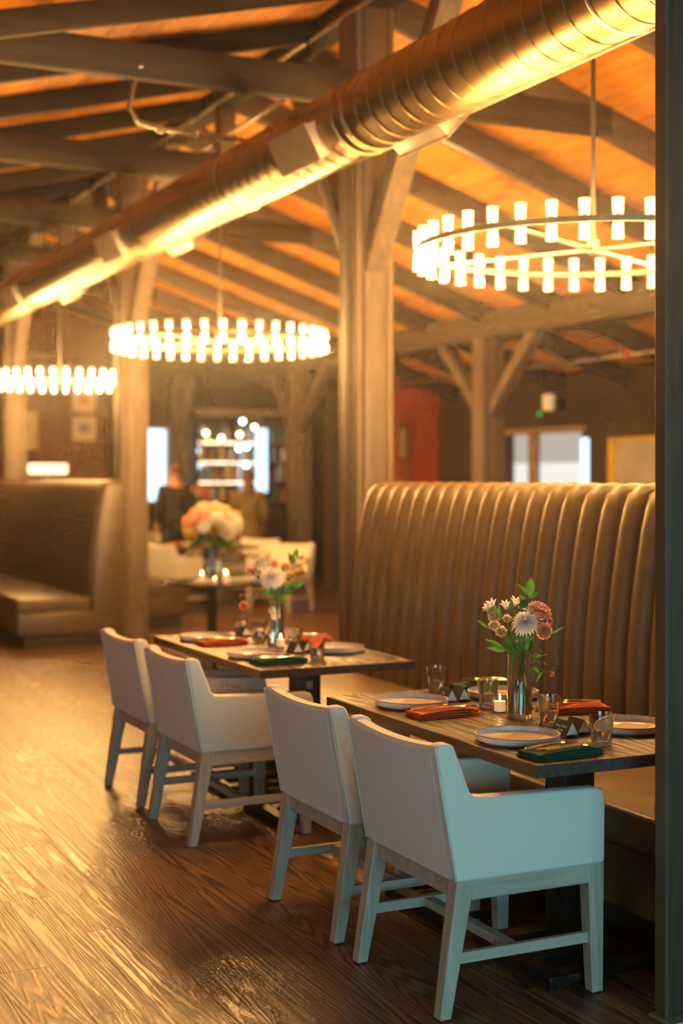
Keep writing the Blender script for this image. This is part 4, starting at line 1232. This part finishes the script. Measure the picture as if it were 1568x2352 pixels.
def bouquet_big(X0, Y0, z0, sc_r, hts, label, palette, rng, rad, zc, n=22, vz=None):
    t = thing('flower_bouquet', label, 'flowers', (X0, Y0, z0))
    for k in range(n):
        f = (k + .5) / n; ph = k * 2.399963
        el = math.radians(78 - 92 * f)
        d = Vector((math.cos(ph) * math.cos(el), math.sin(ph) * math.cos(el), math.sin(el)))
        c = Vector((d.x * rad[0], d.y * rad[0], zc + d.z * rad[1]))
        mm = palette(d, rng)
        kind = rng.choice((rose, rose, carnation))
        (rose if kind is rose else carnation)(c, d + UPV * .2, sc_r * rng.uniform(.8, 1.2), mm, t, rng)
    for k in range(18):
        ph = k * 2.4; d = Vector((math.cos(ph), math.sin(ph), -.25 + .3 * (k % 3 == 0)))
        leaf(Vector((d.x * rad[0] * .35, d.y * rad[0] * .35, zc - rad[1] * .75)), d, rad[0] * .75, rad[0] * .26, leaf_m if k % 2 else leafd_m, t)
    for k in range(16):
        ph = k * 2.4
        stem(Vector((math.cos(ph) * rad[0] * .25, math.sin(ph) * rad[0] * .25, zc - rad[1] * .4)), Vector((math.cos(ph + 2) * hts * .6, math.sin(ph + 2) * hts * .6, .022)), stem_m, t, r=.004)
    return t
rg = random.Random(11)
def pal1(d, r):
    s = d.dot(CRT)
    if s < -.55: return r.choice((peach_m, yell_m, pink_m, yell_m))
    if s > .35 and d.z > .35: return r.choice((red_m, peach_m, cream_m))
    if d.z < .1: return r.choice((yell_m, cream_m, white_m))
    return r.choice((cream_m, white_m, white_m, yell_m, pink_m))
bouquet_big(4.07, 11.05, .75, .075, .055, 'big rounded bouquet of cream, yellow and coral flowers on the round table', pal1, rg, (.20, .15), .44, n=26)
vase(4.07, 11.05, .7502, .078, .30, .22, 'wide clear vase full of stems on the round table')
votive(3.955, 10.98, .7502, 'lit votive candle left of the wide vase on the round table', 1.3)
votive(4.12, 10.86, .7502, 'lit votive candle right of the wide vase on the round table', 1.4)
votive(3.97, 10.72, .7502, 'low lit votive candle at the front of the round table', .8)
votive(4.22, 11.15, .7502, 'lit votive candle behind the wide vase on the round table', 1.2)

# ------------------------------------------------------------------ far wall
def picture(x, z, s, m, label):
    t = thing('framed_print', label, 'picture', (x, 22.58, z), 0, 'framed prints on the back wall')
    a = s / 2
    f = MB(); f.box(-a, a, -.035, 0, a - .025, a); f.box(-a, a, -.035, 0, -a, -a + .025); f.box(-a, -a + .025, -.035, 0, -a + .025, a - .025); f.box(a - .025, a, -.035, 0, -a + .025, a - .025)
    f.build('frame', paper_m, t, bevel=.003)
    MB().box(-a + .025, a - .025, -.02, 0, -a + .025, a - .025).build('mat_board', paper_m, t)
    MB().box(-a * .45, a * .45, -.024, -.02, -a * .35, a * .45).build('print_image', m, t)
def farx(u, Y=22.58):
    return Y * math.tan(YAW + math.atan((u - 784) / 3266.7))
def farz(u, v, Y=22.58):
    X = farx(u, Y); d = X * math.sin(YAW) + Y * math.cos(YAW); return 1.6 + (1097 - v) / 3266.7 * d
picture(farx(193), farz(193, 920), .37, print1_m, 'upper framed print with an orange image on the back wall')
picture(farx(193), farz(193, 985), .38, print2_m, 'lower framed print with a grey image on the back wall')
t = thing('framed_print', 'tall print with a yellow frame partly behind the leftmost post', 'picture', (farx(66), 22.58, farz(66, 988)))
MB().box(-.12, .10, -.05, 0, -.31, .30).build('mat_board', paper_m, t); MB().box(.07, .12, -.06, 0, -.32, .31).build('frame', yellow_m, t)
# window at the back left of the bar
wn2 = thing('window_2', None, None); tag(wn2, kind='structure')
x0, x1 = farx(338, 22.48), farx(386, 22.48); z0, z1 = farz(360, 1150, 22.48), farz(360, 986, 22.48)
MB().box(x0, x1 - .06, 22.46, 22.49, z0, z1).build('pane', day_m, wn2)
MB().box(x1 - .06, x1, 22.45, 22.49, z0, z1).build('window_reveal', mat('lit_reveal', (.5, .6, .62), emis=(.4, .65, .8), estr=.35), wn2)  # daylight on the reveal is put in as a faint glow
MB().box(x0 - .05, x1 + .05, 22.43, 22.5, z1, z1 + .05).build('window_head', winf_m, wn2)
# drum lamp behind the distant banquette
dl = thing('drum_floor_lamp', 'lit cream drum shade lamp behind the distant left banquette', 'lamp', (4.43, 18.1, 0))
MB().lathe([(.235, 1.645), (.25, 1.66), (.25, 1.765), (.235, 1.78)], 32).build('lamp_shade', shade_m, dl, smooth=True)
MB().lathe([(0, 0), (.15, 0), (.15, .02), (.012, .03), (.012, 1.65)], 16).build('stand', brass_m, dl, smooth=True)

# back bar: shelves, mirror, bottles
BY = 22.0
bx0, bx1 = farx(447, BY), farx(668, BY)
bs = thing('back_bar_shelving', 'mirrored back bar shelving behind the bar counter', 'shelves', (0, 0, 0))
MB().box(bx0, bx1 - .35, BY + .2, BY + .25, 1.2, 2.62).build('mirror_panel', mirror_m, bs)
for k, z in enumerate((1.22, 1.55, 1.88, 2.21)):
    MB().box(bx0, bx1, BY - .12, BY + .2, z - .02, z).build('shelf', winf_m, bs)
    if k: MB().box(bx0 + .15, bx1 - .5, BY + .14, BY + .19, z - .05, z - .02).build('light_strip', glowshelf_m, bs)
for x in (bx0 - .04, bx1 - .52, bx1):
    MB().box(x, x + .05, BY - .12, BY + .2, 0, 2.66).build('upright', dark_m, bs)
MB().box(bx0 - .04, bx1 + .05, BY - .14, BY + .22, 2.62, 2.72).build('cornice', winf_m, bs)
wn3 = MB().box(farx(588, 21.8), farx(612, 21.8), 21.78, 21.8, farz(600, 1130, 21.8), farz(600, 985, 21.8)).build('window_3', day_m); tag(wn3, kind='structure')
bot_cols = [mat('bottle_amber', (.45, .16, .03), rough=.15, var=.2), mat('bottle_clear', (.75, .75, .68), rough=.12, var=.1), mat('bottle_green', (.06, .16, .07), rough=.15), mat('bottle_blue', (.25, .42, .6), rough=.15), mat('bottle_gold', (.75, .5, .16), rough=.2)]
bproto = {}
ORD = ['first', 'second', 'third', 'fourth', 'fifth', 'sixth', 'seventh', 'eighth', 'ninth', 'tenth', 'eleventh', 'twelfth', 'thirteenth', 'fourteenth', 'fifteenth', 'sixteenth', 'seventeenth', 'eighteenth', 'nineteenth', 'twentieth']
rb = random.Random(21)
for k, z in enumerate((1.22, 1.55, 1.88, 2.21)):
    x = bx0 + .12; nth = 0
    while x < bx1 - .06:
        ci = rb.randrange(5)
        if abs(x - (bx1 - .5)) > .08 and x < bx1 - .06:
            if ci not in bproto:
                h = .24 + .02 * ci
                bproto[ci] = MB().lathe([(0, 0), (.036, 0), (.038, .01), (.038, h * .6), (.014, h * .78), (.013, h), (0, h)], 12).build('bottle', bot_cols[ci], None, smooth=True)
                o = bproto[ci]
            else:
                o = bproto[ci].copy(); col.objects.link(o)
            o.location = (x, BY + rb.uniform(-.04, .08), z + .001)
            tag(o, ['amber', 'pale', 'green', 'blue', 'gold'][ci] + ' bottle, ' + ORD[nth] + ' from the left on the ' + ['lowest', 'second', 'third', 'top'][k] + ' shelf of the back bar', 'bottle', 'bottles on the back bar shelves')
            nth += 1
        x += rb.uniform(.10, .16)
# pendant points of light over the bar
for k, (u, v, c_) in enumerate([(473, 995, 0), (557, 968, 1), (584, 981, 0), (565, 1068, 1), (548, 1030, 1), (566, 1026, 1), (508, 1006, 0), (550, 998, 0), (478, 1013, 2)]):
    Y = 20.75 + .13 * (k % 5) + .05 * (k // 5)
    gl = thing('bar_lamp', ['small glowing warm lamp', 'small glowing cool white lamp', 'small glowing orange lamp'][c_] + ' over the bar, ' + ['left end', 'upper middle', 'right of centre', 'lowest one', 'left of the pair', 'right of the pair', 'left of centre', 'centre', 'beneath the left one'][k], 'lamp', (farx(u, Y), Y, farz(u, v, Y)), 0, 'small lamps over the bar')
    MB().ball((0, 0, 0), .035, 12, 8).build('globe', [glow('warm_point', (1, .72, .4), 14), glow('cool_point', (.6, .9, 1), 14), glow('orange_point', (1, .35, .08), 7)][c_] if ('pt%d' % c_) not in MATS else MATS['pt%d' % c_], gl, smooth=True)
    MB().tube([(0, 0, .03), (0, 0, zroof(farx(u, Y)) - farz(u, v, Y) - .22)], .004, 6).build('cord', black_m, gl)
bc = thing('bar_counter', 'long dark bar counter behind the people', 'counter', (0, 0, 0))
MB().box(farx(425, 20.3), farx(672, 20.3), 20.3, 20.9, 0, 1.06).build('counter_front', dark_m, bc, bevel=.01)
MB().box(farx(420, 20.2), farx(676, 20.2), 20.18, 20.95, 1.06, 1.12).build('counter_top', mat('bar_top', (.05, .045, .05), rough=.15), bc, bevel=.006)
bouquet_big(farx(462, 20.4), 20.42, 1.12, .07, .03, 'small orange bouquet on the bar counter beside the man', lambda d, r: r.choice((peach_m, peach_m, pink_m, red_m)), rg, (.16, .11), .22, n=12)

# ------------------------------------------------------------------ people
def skin_mesh(name, m, parent, verts, edges, radii, root=0, sub=2):
    me = bpy.data.meshes.new(name); me.from_pydata([tuple(v) for v in verts], edges, []); me.materials.append(m)
    o = bpy.data.objects.new(name, me); col.objects.link(o); o.parent = parent
    sk = o.modifiers.new('skin', 'SKIN'); sk.use_smooth_shade = True
    if not me.skin_vertices: me.attributes  # created with the modifier
    for i, r in enumerate(radii):
        sv = me.skin_vertices[0].data[i]; sv.radius = r if hasattr(r, '__len__') else (r, r); sv.use_root = (i == root)
    sb = o.modifiers.new('sub', 'SUBSURF'); sb.levels = sub; sb.render_levels = sub
    return o
def person(x, y, rz, H_, label, kind):
    t = thing('person', label, 'person', (x, y, 0), rz)
    k = H_ / 1.78
    V = [(0, 0, .93), (0, 0, 1.12), (0, .01, 1.30), (0, 0, 1.45), (0, .0, 1.55), (0, -.01, 1.63),
         (.17, 0, 1.43), (.24, .02, 1.18), (.21, -.10, .98), (-.17, 0, 1.43), (-.24, .02, 1.18), (-.21, -.10, .98),
         (.09, 0, .90), (.10, -.02, .50), (.10, .02, .09), (.11, -.12, .04), (-.09, 0, .90), (-.10, -.02, .50), (-.10, .02, .09), (-.11, -.12, .04)]
    E_ = [(0, 1), (1, 2), (2, 3), (3, 4), (4, 5), (3, 6), (6, 7), (7, 8), (3, 9), (9, 10), (10, 11), (0, 12), (12, 13), (13, 14), (14, 15), (0, 16), (16, 17), (17, 18), (18, 19)]
    rd = [(.12, .09), (.11, .085), (.12, .09), (.10, .07), .055, .055, .065, .05, .035, .065, .05, .035, .09, .06, .045, .035, .09, .06, .045, .035]
    # fingers
    for sgn, wr in ((1, 8), (-1, 11)):
        w_ = Vector(V[wr])
        base = len(V)
        V.append(tuple(w_ + Vector((0, -.02, -.07)))); E_.append((wr, base)); rd.append((.035, .018))
        for f in range(4):
            a = len(V)
            V.append(tuple(w_ + Vector((sgn * (-.027 + .018 * f), -.03, -.115)))); V.append(tuple(w_ + Vector((sgn * (-.028 + .019 * f), -.045, -.155 - .008 * (f in (1, 2))))))
            E_ += [(base, a), (a, a + 1)]; rd += [.009, .008]
        a = len(V)
        V.append(tuple(w_ + Vector((sgn * -.045, -.03, -.07)))); V.append(tuple(w_ + Vector((sgn * -.055, -.045, -.105)))); E_ += [(base, a), (a, a + 1)]; rd += [.011, .009]
    V = [tuple(Vector(v) * k) for v in V]
    skin_mesh('body', skin_m, t, V, E_, rd, 0, 1)
    # head with face, neck at top
    hd = MB(); hd.ball((0, -.005, 1.67 * k), (.076, .095, .115), 20, 14)
    hd.ball((0, -.098, 1.66 * k), (.012, .018, .02)); hd.ball((0, -.09, 1.625 * k), (.024, .01, .007))
    for sgn in (-1, 1):
        hd.ball((sgn * .030, -.088, 1.685 * k), (.013, .008, .008)); hd.ball((sgn * .078, .005, 1.67 * k), (.01, .02, .03))
    hd.build('head', skin_m, t, smooth=True)
    cl = suit_m if kind == 'man' else olive_m
    idx = [0, 1, 2, 3, 6, 7, 8, 9, 10, 11]
    mp = {o_: n_ for n_, o_ in enumerate(idx)}
    ed = [(mp[a], mp[b]) for a, b in E_ if a in mp and b in mp]
    skin_mesh('jacket' if kind == 'man' else 'dress_bodice', cl, t, [V[i] for i in idx], ed, [(.20, .15), (.165, .125), (.19, .135), (.15, .105), .085, .068, .05, .085, .068, .05], 0, 2)
    if kind == 'man':
        idx = [0, 12, 13, 14, 16, 17, 18]; mp = {o_: n_ for n_, o_ in enumerate(idx)}
        ed = [(mp[a], mp[b]) for a, b in E_ if a in mp and b in mp]
        skin_mesh('trousers', cl, t, [V[i] for i in idx], ed, [(.17, .13), .11, .085, .07, .11, .085, .07], 0, 2)
        MB().ball((0, .012, 1.70 * k), (.084, .100, .108), 18, 12).build('hair', hair_m, t, smooth=True)
    else:
        MB().lathe([(.16, 1.05), (.20, .85), (.23, .5), (.27, .22)], 24, Matrix.Diagonal((1, .75, 1, 1)), closed=False).build('dress_skirt', cl, t, smooth=True)
        h = MB(); h.ball((0, .015, 1.60 * k + .09), (.088, .105, .11), 18, 12); h.ball((0, .07, 1.50 * k), (.085, .05, .20), 16, 12)
        h.build('hair', hair_m, t, smooth=True)
    return t
x, y = px_at(400, 19.4); person(x, y, PI * 1.05, 1.80, 'person in a dark suit standing with their back to the camera near the far window', 'man')
x, y = px_at(570, 19.6); person(x, y, PI * .9, 1.70, 'person with long brown hair in an olive dress walking towards the bar', 'woman')
